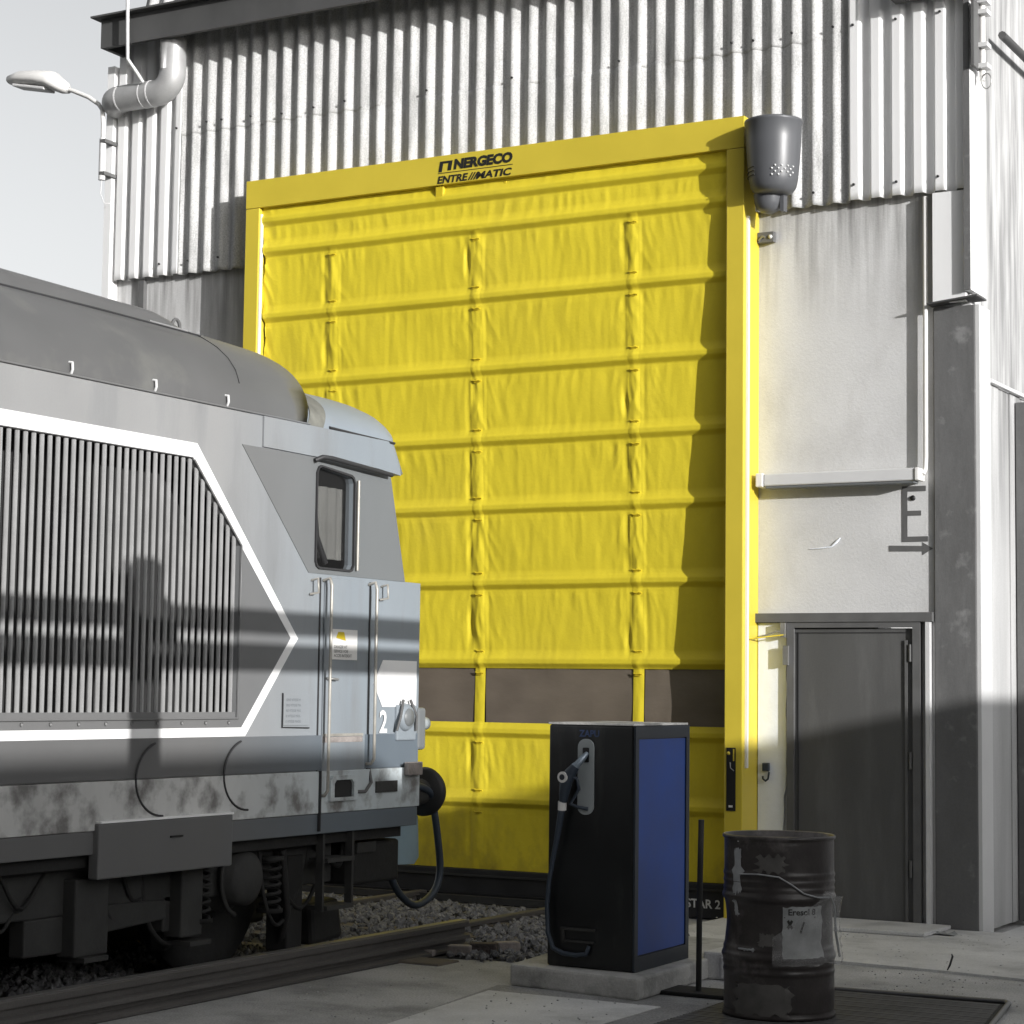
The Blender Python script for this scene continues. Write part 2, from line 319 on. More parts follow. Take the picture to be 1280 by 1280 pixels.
# fixing screws on the sheets
sc0 = MB().lathe([(.0, -.016), (.007, -.016), (.0095, -.006), (.0095, 0)], (0, 0, 0), 10, 'y').build('screw', 'black', shed)
sc0.location = Vector((-11.36, 14.125, 6.0)) - Vector((-8, W, 0)); first = True
for zr, xs in ((6.46, [4, 6, 7, 9, 11, 13, 15, 20, 25, 31, 37, 38, 40, 42, 43, 45, 47]), (5.27, [3, 5, 7, 9, 41, 43, 45, 47])):
    for k in xs:
        x = -12.02 + (k + .5) * .1585 + random.uniform(-.01, .01); p = Vector((x, 14.122, zr + random.uniform(-.015, .015))) - Vector((-8, W, 0))
        if -10.45 < x < -5.85 and zr < 5.9: continue
        if first: sc0.location = p; sc0.matrix_parent_inverse = Matrix.Identity(4); first = False
        else:
            c = sc0.copy(); C.objects.link(c); c.parent = shed; c.location = p
# cladding corners
MB().box(-12.09, -12.015, 14.10, 14.30, 4.6, 7.1).build('corner_trim', 'clad_white', shed)
MB().box(-12.10, -12.025, 14.12, 14.24, -.05, 4.6).build('corner_trim', 'clad_white', shed)
MB().box(-4.305, -4.262, 14.10, 14.45, 4.44, 7.32).build('corner_trim', 'clad_white', shed)
MB().box(-4.304, -4.262, 14.085, 14.099, 4.44, 7.32).build('corner_trim', 'column', shed)
MB().box(-4.545, -4.31, 14.13, 14.175, 4.37, 5.16).build('cover_panel', 'clad_white', shed)
MB().add([(-4.58, 14.10, 4.37), (-4.21, 14.07, 4.40), (-4.21, 14.3, 4.40), (-4.58, 14.218, 4.37), (-4.58, 14.10, 4.358), (-4.21, 14.07, 4.388), (-4.21, 14.3, 4.388), (-4.58, 14.218, 4.358)], [(0, 1, 2, 3), (7, 6, 5, 4), (0, 4, 5, 1), (1, 5, 6, 2), (2, 6, 7, 3), (3, 7, 4, 0)]).build('drip_flashing', 'fascia', shed)
# dark corner column
MB().box(-4.568, -4.262, 14.196, 14.47, -.02, 4.352).build('column', 'column', shed, bevel=.01)
MB().box(-4.262, -4.236, 14.205, 14.47, -.02, 4.352).build('column_edge', 'lightgrey', shed)
# dark pilaster on the left wall
MB().box(-11.735, -11.675, 14.17, 14.219, -.05, 5.16).build('downpipe', 'frame_dark', shed)
# eave fascia with soffit, and steep upper roof sheet
MB().box(-11.943, -4.0, 13.82, 13.86, 7.172, 7.427).build('fascia', 'fascia', shed)
MB().box(-11.943, -4.0, 13.86, 14.14, 7.375, 7.415).build('soffit', 'fascia', shed)
MB().box(-12.0, -3.98, 13.74, 13.88, 7.429, 7.445).build('gutter_lip', 'fascia', shed)
MB().box(-11.943, -11.903, 13.862, 14.12, 7.172, 7.37).build('fascia_end', 'fascia', shed)
n_ = 16 * 48
MB().grid(n_, 4, lambda u, v: (-11.55 + 7.5 * u + .16 * v * (1 if u < .001 else 1), 13.92 + .14 * v - .045 * (.5 - .5 * cos(2 * PI * (u * 47))), 7.447 + 1.2 * v)).build('upper_sheet', 'clad_old', shed, fix=False)
MB().box(-4.80, -4.02, 13.99, 14.10, 6.56, 6.9).build('shadow_box', 'fascia', shed)  # added box above the view, placed for its shadow on the cladding
# personnel door
pd = MB().box(-5.60, -4.72, 14.19, 14.235, .03, 2.085).build('door', 'door_leaf', shed, bevel=.004)
MB().box(-5.575, -5.57, 14.183, 14.189, .05, 2.06).build('edge_seam', 'seal', pd)
MB().box(-5.6, -4.76, 14.183, 14.189, 2.052, 2.057).build('edge_seam', 'seal', pd)
MB().box(-4.775, -4.755, 14.176, 14.189, .05, 2.0).build('edge_strip', 'frame_dark', pd)
for z in (.35, 1.1, 1.85): MB().tube([(-4.735, 14.175, z), (-4.735, 14.175, z + .12)], .012, 8).build('hinge', 'frame_dark', pd)
fr = MB().plate([[(-5.655, .0), (-5.60, .0), (-5.60, 2.09), (-4.715, 2.09), (-4.715, 0), (-4.66, 0), (-4.66, 2.128), (-5.655, 2.128)]], fY(14.165), .054).build('door_frame', 'frame_dark', shed)
MB().box(-5.90, -4.57, 14.155, 14.217, 2.130, 2.195).build('lintel', 'frame_dark', shed)
MB().box(-4.620, -4.590, 14.16, 14.218, 0, 2.128).build('door_trim', 'lightgrey', shed)
# plaster reveal strip left of the door, with a ragged torn edge
lp = [(-5.89, .0), (-5.89, 2.125)]; z = 2.125
while z > 0: lp.append((-5.672 + .012 * noise.noise(Vector((z * 7, 0, 0))) - (.018 if z < .9 else 0), z)); z -= .05
lp.append((-5.675, 0)); MB().plate([lp], fY(14.20), .018).build('plaster_strip', 'plaster', shed)
# threshold step
MB().box(-5.75, -4.45, 13.6, 14.18, .016, .045).build('door_step', 'pave', shed, bevel=.008)
# painted E and arrow
e = MB(); yE = 14.2165
for (a, b_, c_, d_) in ((-4.805, -4.765, 2.695, 3.09), (-4.765, -4.63, 3.052, 3.09), (-4.765, -4.665, 2.88, 2.915), (-4.765, -4.615, 2.695, 2.732)): e.box(a, b_, yE, yE + .003, c_, d_)
e.build('painted_letter', 'frame_dark', shed)
MB().plate([[(-4.90, 2.630), (-4.90, 2.672), (-4.655, 2.664), (-4.655, 2.69), (-4.58, 2.645), (-4.655, 2.60), (-4.655, 2.626)]], fY(yE), .003).build('painted_arrow', 'frame_dark', shed)
MB().lathe([(0, -.01), (.017, -.01), (.02, 0)], (-4.725, 14.219, 3.005), 14, 'y').build('wall_hole', 'black', shed)
MB().tube([(-5.50, 14.215, 2.66), (-5.40, 14.215, 2.665), (-5.33, 14.215, 2.675), (-5.29, 14.215, 2.71), (-5.265, 14.215, 2.735)], [.002, .005, .007, .009, .004], 6).build('plaster_scratch', 'plaster', shed)
# gutter along the side eave at upper right
MB().tube([(-4.20, 14.70, 6.42), (-4.20, 30, 6.42)], .03, 8).build('side_gutter', 'fascia', shed)

# ============================================================ YELLOW DOOR
YF = 13.92
door = thing('industrial_door', (-8.15, YF, 0), 'tall yellow fabric industrial door in a yellow steel frame', 'door')
XL, XLi, XRi, XR = -10.402, -10.262, -6.036, -5.896
MB().box(XL, XR, YF, 14.218, 5.603, 5.839).build('header', 'yellow_paint', door, bevel=.004)
pr = MB().box(XRi, XR, YF + .001, 14.218, -.02, 5.600).build('post', 'yellow_paint', door, bevel=.006)
MB().box(XR + .001, XR + .018, YF + .045, YF + .075, 1.08, 5.1).build('edge_rail', 'offwhite', pr)
MB().box(XL, XLi, YF + .001, 14.218, -.02, 5.600).build('post', 'yellow_paint', door, bevel=.006)
MB().box(XLi + .002, XLi + .014, 13.935, 13.965, .2, 5.55).build('guide_rail', 'offwhite', door)
# control slot on the right post
cs = MB().box(-6.015, -5.945, YF - .006, YF, .775, 1.225).build('latch_plate', 'black', door)
MB().lathe([(0, -.014), (.010, -.012), (.013, 0)], (-5.998, YF - .006, 1.185), 12, 'y').build('knob', 'yellow_paint', cs)
MB().box(-5.962, -5.953, YF - .010, YF - .0065, 1.13, 1.215).build('slot', 'yellow_paint', cs)
MB().tube([(-5.985, YF - .009, 1.12), (-5.98, YF - .012, 1.08), (-5.955, YF - .009, 1.06)], .004, 6).build('lever', 'metal', cs)
MB().box(-5.995, -5.965, YF - .010, YF - .0065, .80, .815).build('slot', 'offwhite', cs)
# curtain
SE = [5.48, 5.227, 4.675, 4.106, 3.55, 3.015, 2.43, 1.823]; SL = [1.285, .746]
SX = [-9.56, -8.20, -6.83]
def yc(z): return (13.965 + (5.7 - z) * .0475) if z > 1.8 else 14.150 + .008 * (1.8 - z)
def ridged(v): return 1 - 2 * abs(noise.noise(v))
ALL = [5.72] + SE + SL + [.22]
def out(x, z):
    zz = z - .005 * noise.noise(Vector((x * 1.1, int(z * 2), 5)))
    lo = max([q for q in ALL if q <= zz], default=.22); hi = min([q for q in ALL if q > zz], default=5.72)
    t = (zz - lo) / (hi - lo); h = zz - lo; g_ = hi - zz; d = 0
    if lo > .3:                       # the tube pocket above each bar
        d += .034 * (1 if h < .035 else max(0, 1 - (h - .035) / .075) ** 1.7)
    if hi < 5.7 and g_ < .036: d += .034 * (1 - g_ / .036)      # slanting underside
    calm = min(1, h / .12) * min(1, max(0, g_ - .036) / .05) if hi < 5.7 else min(1, h / .12)
    wt = math.exp(-g_ / .16)
    w_ = .0075 * wt * (ridged(Vector((x * 10 + .9 * noise.noise(Vector((x, z * 3, 1))), lo * 3, z * .5))) - .4)
    w_ += .0022 * ridged(Vector((x * 3.3 + z * .9, lo * 5, z * 1.3)))
    w_ += .005 * noise.noise(Vector((x * 1.5, lo * 7, z * 1.5)))
    w_ += .0022 * noise.noise(Vector((x * 22, z * 5, lo)))
    if zz < 5.23:
        for sx in SX:
            a = abs(x - sx)
            if a < .34:
                fall = (1 - a / .34) ** 2
                w_ += fall * .007 * ridged(Vector(((a * (3 + 9 * t)) * 1.7, z * 5 + (x - sx) * 5, lo * 9 + sx)))
            if a < .07: w_ += .002
            if -.115 < x - sx < -.05: w_ -= .013 * math.sin((x - sx + .115) / .065 * PI) * max(.15, min(1.25, .7 + 1.5 * noise.noise(Vector((sx, lo * 3, t * 2.5))))) * math.sin(PI * min(1, max(0, t * 1.1 - .05)))
            if .05 < x - sx < .10: w_ -= .002 * math.sin((x - sx - .05) / .05 * PI)
    e_ = max(0, 1 - (x - XLi) / .2); w_ += e_ * .010 * ridged(Vector((x * 12 + z * 4, z * 3, 2)))
    return d + w_ * (.12 + .88 * calm)
def curtain(z0, z1, nz_):
    x0, x1 = XLi + .012, XRi + .06
    def f(u, v):
        x = x0 + (x1 - x0) * u; z = z0 + (z1 - z0) * v
        if u == 0: x += .012 * sin(z * 10)
        return (x, yc(z) - out(x, z), z)
    o = MB().grid(420, nz_, f).build('curtain', 'yellow', door, fix=False)
    return o
curtain(1.785, 5.70, 520); curtain(.235, 1.365, 170)
# windows strip between the upper and the lower curtain
xs = [XLi + .02] + [q for s_ in SX for q in (s_ - .05, s_ + .05)] + [XRi + .04]
for k in range(0, 8, 2):
    a, b_ = xs[k], xs[k + 1]
    MB().grid(24, 8, lambda u, v: (a + (b_ - a) * u, 14.160 - .006 * sin(PI * v) + .010 * noise.noise(Vector((u * 5, v * 2, k))), 1.355 + .44 * v)).build('window_pane', 'vinyl', door, fix=False)
# straps, whole height, three columns with buckles at every bar
for sx in SX:
    def fs(u, v):
        z = .26 + (5.215 - .26) * v; x = sx - .045 + .09 * u + .005 * noise.noise(Vector((z * 2, sx, 0)))
        inw = 1.36 < z < 1.785
        pk = .0035 * noise.noise(Vector((u * 3, z * 9, sx)))
        return (x, (14.150 if inw else yc(z) - out(x, z) - .0005) - (.005 + pk) * sin(PI * u), z)
    stp = MB().grid(8, 560, fs).build('strap', 'yellow', door, fix=False)
    for q in SE[1:] + SL:
        for dz in (-.075, .095):
            if (q == 1.285 and dz > 0) or (q > 5.2 and dz > 0): continue
            zb = q + dz; yb = yc(zb) - out(sx, zb) - .007
            bk = MB()
            bk.tube([(sx - .036, yb, zb + .005), (sx - .015, yb - .004, zb - .003), (sx + .012, yb - .004, zb + .003), (sx + .036, yb, zb - .003)], .006, 6)
            bk.tube([(sx - .026, yb, zb - .013), (sx + .024, yb - .002, zb - .010)], .004, 6)
            bk.build('buckle', 'yellow_strap', stp)
# hanging tab under the header, at the logo, and small screw
MB().box(-8.56, -8.48, YF + .02, YF + .07, 5.48, 5.60).build('header_clip', 'yellow_strap', door, bevel=.01)
MB().box(-7.95, -7.92, 13.965, 13.99, 5.55, 5.59).build('header_clip', 'yellow_strap', door, bevel=.006)
# side guides with dark rollers in the left reveal
for z in (5.24, 4.95, 4.5, 4.10): MB().lathe([(0, -.03), (.028, -.03), (.028, .03), (0, .03)], (-10.222, 14.03 + (5.7 - z) * .05, z), 12, 'x').build('roller', 'blackrubber', door)
# bottom black skirt, grey seal strip and lettering
bb = MB().box(XLi, XRi, 14.125, 14.17, -.02, .232).build('bottom_bar', 'blackrubber', door, bevel=.006)
MB().box(XLi + .01, XRi - .01, 14.110, 14.125, .178, .192).build('seal_strip', 'under2', bb)
MB().box(-9.9, -6.9, 13.99, 14.05, -.01, .04).build('threshold_strip', 'under2', bb)
text_mesh('lettering', 'STAR 2', .088, 'white_ink', bb, lambda u, v: (-6.42 + u, 14.122, .055 + v), offset=.002, sx=1.0)
MB().box(-9.5, -6.9, 14.10, 14.124, -.02, .05).build('rubber_lip', 'black', bb)
# logo lettering
yl = YF - .003
def fit_text(name, txt, x0, x1, z0, z1, y, m, parent, off=0.0, shear=0):
    o = text_mesh(name, txt, 1, m, parent, lambda u, v: (u, y, v), offset=off, shear=shear)
    xs_ = [v.co.x for v in o.data.vertices]; zs_ = [v.co.z for v in o.data.vertices]; a, b_, c_, d_ = min(xs_), max(xs_), min(zs_), max(zs_)
    for v in o.data.vertices: v.co.x = x0 + (v.co.x - a) / (b_ - a) * (x1 - x0); v.co.z = z0 + (v.co.z - c_) / (d_ - c_) * (z1 - z0)
    return o
fit_text('logo_lettering', 'NERGECO', -8.375, -7.84, 5.712, 5.798, yl, 'ink', door, .06, .12)
MB().plate([[(-8.515, 5.705), (-8.500, 5.790), (-8.385, 5.790), (-8.400, 5.712), (-8.432, 5.712), (-8.422, 5.772), (-8.472, 5.772), (-8.484, 5.705)]], lambda u, v, d: (u, yl + d, v), .0025).build('logo_mark', 'ink', door)
MB().box(-8.52, -7.84, yl, yl + .0025, 5.693, 5.698).build('logo_line', 'ink', door)
fit_text('logo_lettering', 'ENTRE', -8.525, -8.24, 5.612, 5.672, yl, 'ink', door, .035, .2)
fit_text('logo_lettering', 'MATIC', -8.17, -7.845, 5.612, 5.672, yl, 'ink', door, .035, .2)
for k in range(3): MB().plate([[(-8.245 + k * .024, 5.612), (-8.233 + k * .024, 5.612), (-8.195 + k * .024, 5.672), (-8.205 + k * .024, 5.672)]], lambda u, v, d: (u, yl + d, v), .0025).build('logo_stroke', 'ink', door)

# ============================================================ LOCOMOTIVE
XS = -6.8; XC = -8.1; XF = -9.4
loco = thing('diesel_locomotive', (XC, 5, 0), 'grey diesel locomotive with white arrow stripe standing at the yellow door', 'locomotive')
Y0 = -6.0; YE = 10.98
fX = lambda x: (lambda u, v, d: (x + d, u, v))
# side skin with the grille opening and the cab window opening
gr = [(2.5, 1.445), (9.135, 1.445), (9.123, 2.371), (8.66, 2.800), (2.5, 2.800)]
gr = [(2.5, 1.445), (9.125, 1.445), (9.125, 2.371), (8.687, 2.806), (2.5, 2.806)]
win = [(9.87, 2.30), (10.18, 2.30), (10.195, 2.307), (10.21, 2.33), (10.21, 2.81), (10.195, 2.835), (10.175, 2.845), (9.87, 2.875), (9.845, 2.865), (9.83, 2.84), (9.83, 2.33), (9.845, 2.307)]
side = [(Y0, 1.14), (YE, 1.14), (YE, 2.262), (10.80, 2.262), (10.605, 2.93), (10.56, 3.10), (Y0, 3.10)]
body = MB().plate([side, gr, win], fX(XS - .05), .05).build('body', 'l_body', loco)
MB().plate([[(Y0, 1.14), (YE, 1.14), (YE, 2.262), (10.80, 2.262), (10.56, 3.10), (Y0, 3.10)]], fX(XF), .05).build('body', 'l_body', loco)
MB().add([(XS - .05, YE - .01, .9), (XF + .05, YE - .01, .9), (XF + .05, YE - .01, 2.26), (XS - .05, YE - .01, 2.26), (XS - .05, 10.79, 2.26), (XF + .05, 10.79, 2.26), (XF + .05, 10.58, 3.0), (XS - .05, 10.58, 3.0)], [(0, 1, 2, 3), (3, 2, 5, 4), (4, 5, 6, 7)]).build('cab_front', 'l_body', loco)
MB().box(XF + .05, XS - .05, Y0, Y0 + .05, .9, 3.0).build('body', 'l_body', loco)
MB().box(XF + .1, XS - .06, 10.79, YE - .002, 2.245, 2.265).build('cab_ledge', 'l_mid', loco)
MB().box(XF + .1, XS - .1, Y0, 10.5, 1.2, 1.25).build('floor', 'l_dark', loco)
MB().box(XF + .1, XS - .45, 9.2, 9.25, 1.25, 3.0).build('bulkhead', 'seal', loco)
MB().box(XS - .62, XS - .60, 9.3, 10.72, 1.3, 3.05).build('cab_dark_sheet', 'seal', loco)  # dark sheet added so the cab behind the window looks unlit
MB().box(XS - .35, XS - .30, 2.4, 9.3, 1.3, 3.0).build('grille_backing', 'l_dark', loco)
MB().box(XS - .30, XS - .05, 9.14, 9.2, 1.3, 3.0).build('grille_backing', 'l_dark', loco)
# belts: dark band, dirty skirt, bottom valance
def band(z0, z1, m, dx, nm, y0=Y0, y1=YE): return MB().box(XS - .05, XS + dx, y0, y1, z0, z1).build(nm, m, loco, bevel=.004)
band(1.142, 1.342, 'l_band', .006, 'lower_band', Y0, YE - .002)
sk = band(.900, 1.138, 'l_skirt', .016, 'skirt', Y0, YE + .004)
band(.785, .898, 'l_band', .010, 'valance', Y0, YE - .01)
MB().box(XF, XS - .05, YE - .08, YE + .002, .79, 1.138).build('buffer_beam', 'l_band', loco)
# inner grey panel and white stripe
def P_(loops, m, nm, x, th=.003): return MB().plate(loops, fX(x), th).build(nm, m, loco)
P_([[(2, 1.392), (9.166, 1.392), (9.606, 1.885), (8.69, 2.808), (2, 2.808)], [(2.5, 1.447), (2.5, 2.804), (8.685, 2.804), (9.123, 2.371), (9.123, 1.447)]], 'l_panel', 'grille_surround', XS + .001)
P_([[(1.8, 1.345), (9.2, 1.345), (9.676, 1.885), (8.720, 2.884), (1.8, 2.884)], [(1.8, 1.392), (1.8, 2.808), (8.69, 2.808), (9.606, 1.885), (9.166, 1.392)]], 'l_white', 'white_stripe', XS + .002, .004)
MB().tube([(XS + .006, 8.70, 2.795), (XS + .006, 9.13, 2.37), (XS + .006, 9.13, 1.44), (XS + .006, 2.5, 1.43)], .006, 6).build('grille_rim', 'l_panel', loco)
# slats
sl0 = None
for k in range(93):
    y = 9.085 - k * .0568
    ztop = 2.80 if y < 8.66 else 2.80 - (y - 8.66) * .98
    zb = 1.475
    b_ = MB(); w_ = .0115
    pr_ = [(XS - .020, -w_), (XS - .014, -w_), (XS - .006, -w_ * .6), (XS - .006, w_ * .6), (XS - .014, w_), (XS - .020, w_)]
    vs = [(px_, y + dy, zb) for px_, dy in pr_] + [(px_, y + dy, min(2.80, 2.80 - (y + dy - 8.69) * .98)) for px_, dy in pr_]
    b_.add(vs, [tuple(reversed(range(6))), tuple(range(6, 12))] + [(i, (i + 1) % 6, 6 + (i + 1) % 6, 6 + i) for i in range(6)])
    if k < 38: b_.build('slat', 'l_slat', loco)
    else:
        if sl0 is None: sl0 = b_
        else: sl0.add(b_.v, b_.f)
o = sl0.build('slats', 'l_slat', loco); o['kind'] = 'stuff'
MB().box(XS - .06, XS - .004, 2.5, 9.12, 1.447, 1.475).build('grille_sill', 'l_panel', loco)
# dark triangular panel around the cab window, cab paint
P_([[(9.116, 2.924), (9.769, 2.262), (10.795, 2.262), (10.603, 2.924)], win], 'l_mid', 'cab_side_panel', XS + .001)
# window: frame, glass, blind
wf = MB().plate([[(9.86, 2.288), (10.185, 2.288), (10.205, 2.295), (10.222, 2.33), (10.222, 2.81), (10.205, 2.845), (10.18, 2.858), (9.865, 2.885), (9.84, 2.875), (9.82, 2.84), (9.82, 2.33), (9.835, 2.30)], win], fX(XS + .004), .012).build('cab_window', 'seal', loco)
MB().box(XS - .03, XS - .025, 9.83, 10.21, 2.30, 2.87).build('glass', 'glass', wf)
MB().grid(20, 6, lambda u, v: (XS - .09 + .012 * sin(u * 26), 9.93 + .40 * u, 2.36 + .42 * v)).build('blind', 'curtain_cloth', wf, fix=False)
MB().tube([(XS - .06, 9.91, 2.60), (XS - .06, 9.93, 2.48), (XS - .055, 10.02, 2.33)], .018, 6).build('wiper_arm', 'seal', wf)
MB().tube([(XS + .018, 10.245, 2.30), (XS + .018, 10.245, 2.83)], .009, 8).build('window_trim', 'handrail', wf)
MB().tube([(XS + .02, 9.79, 2.905), (XS + .05, 9.82, 2.925), (XS + .06, 9.9, 2.925), (XS + .055, 10.3, 2.905), (XS + .045, 10.56, 2.893)], .014, 8).build('rain_strip', 'seal', loco)
# cab roof brow projecting past the windshield
def roof_pt(y, t, h, z0=3.11, a=1.3, n=1.0):
    return (XC + a * cos(t), y, z0 + h * sin(t))
def hroof(y):
    pts = [(-6, .635), (8.4, .63), (9.3, .618), (9.84, .605), (9.98, .585), (10.08, .545), (10.15, .46), (10.16, .383)]
    for i in range(len(pts) - 1):
        if y <= pts[i + 1][0]: a, b2 = pts[i], pts[i + 1]; q = max(0, (y - a[0]) / (b2[0] - a[0])); return a[1] + (b2[1] - a[1]) * q
    return pts[-1][1]
ys = [-6, 0, 5, 7, 8, 8.6, 9.0, 9.28, 9.30, 9.34, 9.37, 9.6, 9.9, 9.95, 10.0, 10.04, 10.08, 10.11, 10.14, 10.16]
rf = MB(); nt_ = 40
yend = lambda t: -.62 * (1 - sin(t)) ** 1.2  # dark roof edge sweeps back towards the eaves
vs = []
for y in ys:
    for k in range(nt_ + 1):
        t = PI * k / nt_; yy = y + (yend(t) * .85 if y > 9.8 else 0) * min(1, (y - 9.8) / .3 if y > 9.8 else 0)
        p = roof_pt(yy, t, hroof(y)); vs.append(p)
rf.add(vs, [(j * (nt_ + 1) + i, j * (nt_ + 1) + i + 1, (j + 1) * (nt_ + 1) + i + 1, (j + 1) * (nt_ + 1) + i) for j in range(len(ys) - 1) for i in range(nt_)], True)
rf.build('roof', 'l_roof', loco, fix=False)
def smear(u, v):
    z = 3.02; t = rad(64) * (1 - v)
    if v < .8: p = roof_pt(9.80 + .16 * u + .10 * sin(v * 5), rad(66) * (1 - v / .8), .388, 3.10); return (p[0] + .004 * cos(t), p[1], p[2] + .004)
    return (XS + .004, 9.80 + .16 * u + .10 * sin(v * 5) + .012 * noise.noise(Vector((v * 30, u, 1))), 3.10 - (v - .8) / .2 * .09)
MB().grid(6, 30, smear).build('soot_smear', 'l_smear', loco, fix=False)
# cab roof (pale) curving down at the front to the brow
cr = MB(); prof = [(9.2, .383), (9.8, .383), (10.25, .383), (10.5, .382), (10.62, .376), (10.72, .355), (10.80, .30), (10.86, .22), (10.89, .12), (10.90, .0)]
vs = []
for y, h in prof:
    for k in range(nt_ + 1):
        t = PI * k / nt_; sweep = (-.30 * (1 - sin(t)) ** 1.5) * max(0, (y - 10.3) / .6) if y > 10.3 else 0
        vs.append(roof_pt(y + sweep, t, h, 3.10))
cr.add(vs, [(j * (nt_ + 1) + i, j * (nt_ + 1) + i + 1, (j + 1) * (nt_ + 1) + i + 1, (j + 1) * (nt_ + 1) + i) for j in range(len(prof) - 1) for i in range(nt_)], True)
cr.build('cab_roof', 'l_cabroof', loco, fix=False)
# front brow below the roof seam
bw = MB(); ring = []
for k in range(nt_ + 1):
    t = PI * k / nt_; ring.append((XC + 1.3 * cos(t), 10.90 - .30 * (1 - sin(t)) ** 1.5))
vs = [(x, y, 3.10) for x, y in ring] + [(x + (.004 if x > XC else -.004), y + .105, 2.925) for x, y in ring] + [(XC + (x - XC) * .97, y - .01, 2.905) for x, y in ring]
nn = nt_ + 1; bw.add(vs, [(i, i + 1, nn + i + 1, nn + i) for i in range(nt_)] + [(nn + i, nn + i + 1, 2 * nn + i + 1, 2 * nn + i) for i in range(nt_)], True); bw.build('roof_brow', 'l_cabroof', loco, fix=False)
P_([[(9.3, 2.93), (10.45, 2.925), (10.715, 2.905), (10.70, 2.955), (10.65, 3.03), (10.57, 3.10), (9.3, 3.10)]], 'l_body', 'brow_side', XS + .0005, .012)
MB().tube([(XS + .003, 9.95, 3.112), (XS + .004, 10.2, 3.105), (XS + .004, 10.45, 3.10), (XS - .005, 10.66, 3.098)], .009, 6).build('roof_seam_crease', 'seal', loco)
MB().tube([(XS + .004, Y0, 3.108), (XS + .004, 9.75, 3.108)], .006, 6).build('roof_seam_crease', 'l_panel', loco)
# roof step and raised hatch line, hooks and lugs
hb = MB()
def hatch(u, v):
    t = rad(50) + (PI - 2 * rad(50)) * u; k = max(0, (v - .985) / .015); y = -4 + 13.27 * v; top = .728 - .040 * max(0, (y - 7) / 2.3)
    base = hroof(y) - .01; edge = min(1, min(u, 1 - u) * 22)
    return roof_pt(y, t, base + (top - base) * edge * (1 - k))
hb.grid(56, 100, hatch).build('roof_hatch', 'l_roof', loco, fix=False)
MB().tube([(XC + 1.302 * cos(rad(49)), y_, 3.112 + hroof(y_) * sin(rad(49))) for y_ in (-4, 2, 6, 7.5, 8.4, 9.0, 9.3)], .007, 6).build('hatch_seam', 'seal', loco)
MB().tube([(XC + 1.304 * cos(rad(q_)), 9.34 - .28 * (1 - sin(rad(q_))), 3.112 + hroof(9.3) * sin(rad(q_))) for q_ in range(14, 90, 8)], .0022, 6).build('roof_seam_crease', 'seal', loco)  # thin dark line standing for the shading at the roof crease
MB().tube([(XC + 1.305 * cos(rad(37)), 8.62, 3.12 + .700 * sin(rad(37))), (XC + 1.305 * cos(rad(37)), 8.95, 3.12 + .692 * sin(rad(37)))], .005, 6).build('hatch_hinge', 'l_body', loco)
for (y, z) in ((7.72, 3.15), (8.36, 3.15), (8.97, 3.15)):
    l_ = MB(); l_.tube([(XS - .02, y, z + .022), (XS + .012, y, z + .018), (XS + .014, y, z - .015), (XS - .0, y + .006, z - .035)], .008, 6); l_.build('roof_lug', 'lightgrey', loco)
hk = MB(); ring = [(-7.50, 9.40 + .035 * cos(q), 3.665 + .045 * sin(q)) for q in [2 * PI * k / 14 for k in range(15)]]
hk.tube(ring, .010, 6, caps=False); hk.build('lifting_eye', 'frame_dark', loco)
# cab door with handrails
dr = MB().plate([[(9.93, .96), (10.37, .96), (10.37, 2.215), (10.345, 2.242), (9.95, 2.242), (9.93, 2.215)]], fX(XS + .001), .011).build('cab_door', 'l_body', loco, bevel=.004)
MB().box(XS + .012, XS + .020, 9.93, 10.34, 1.335, 1.350).build('door_sill', 'handrail', dr)
MB().box(XS + .012, XS + .016, 9.93, 10.34, 1.30, 1.332).build('sill_plate', 'brick', dr)
MB().tube([(XS + .012, 9.955, 1.665), (XS + .035, 9.96, 1.665), (XS + .035, 10.04, 1.660)], .008, 8).build('door_handle', 'metal', dr)
for y in (9.885, 10.405): MB().box(XS + .001, XS + .005, y, y + .012, .96, 2.24).build('door_seam', 'seal', loco)
def rail(y, z0, z1): 
    MB().tube([(XS + .005, y, z1), (XS + .05, y, z1 + .012), (XS + .062, y, z1 - .03), (XS + .062, y, z0 + .03), (XS + .04, y, z0), (XS + .005, y, z0)], .0095, 8).build('handrail', 'handrail', loco)
rail(9.92, 1.0, 2.225); rail(10.395, 1.17, 2.225)
for y in (9.80, 10.53): MB().tube([(XS + .005, y, 2.22), (XS + .05, y, 2.23), (XS + .055, y, 2.15), (XS + .01, y - .02, 2.14)], .007, 6).build('grab_hook', 'handrail', loco)
MB().tube([(XS + .006, 10.43, 1.14), (XS + .03, 10.42, 1.06), (XS + .03, 10.36, 1.01), (XS + .016, 10.28, 1.01)], .010, 6).build('grab_hook', 'frame_dark', loco)
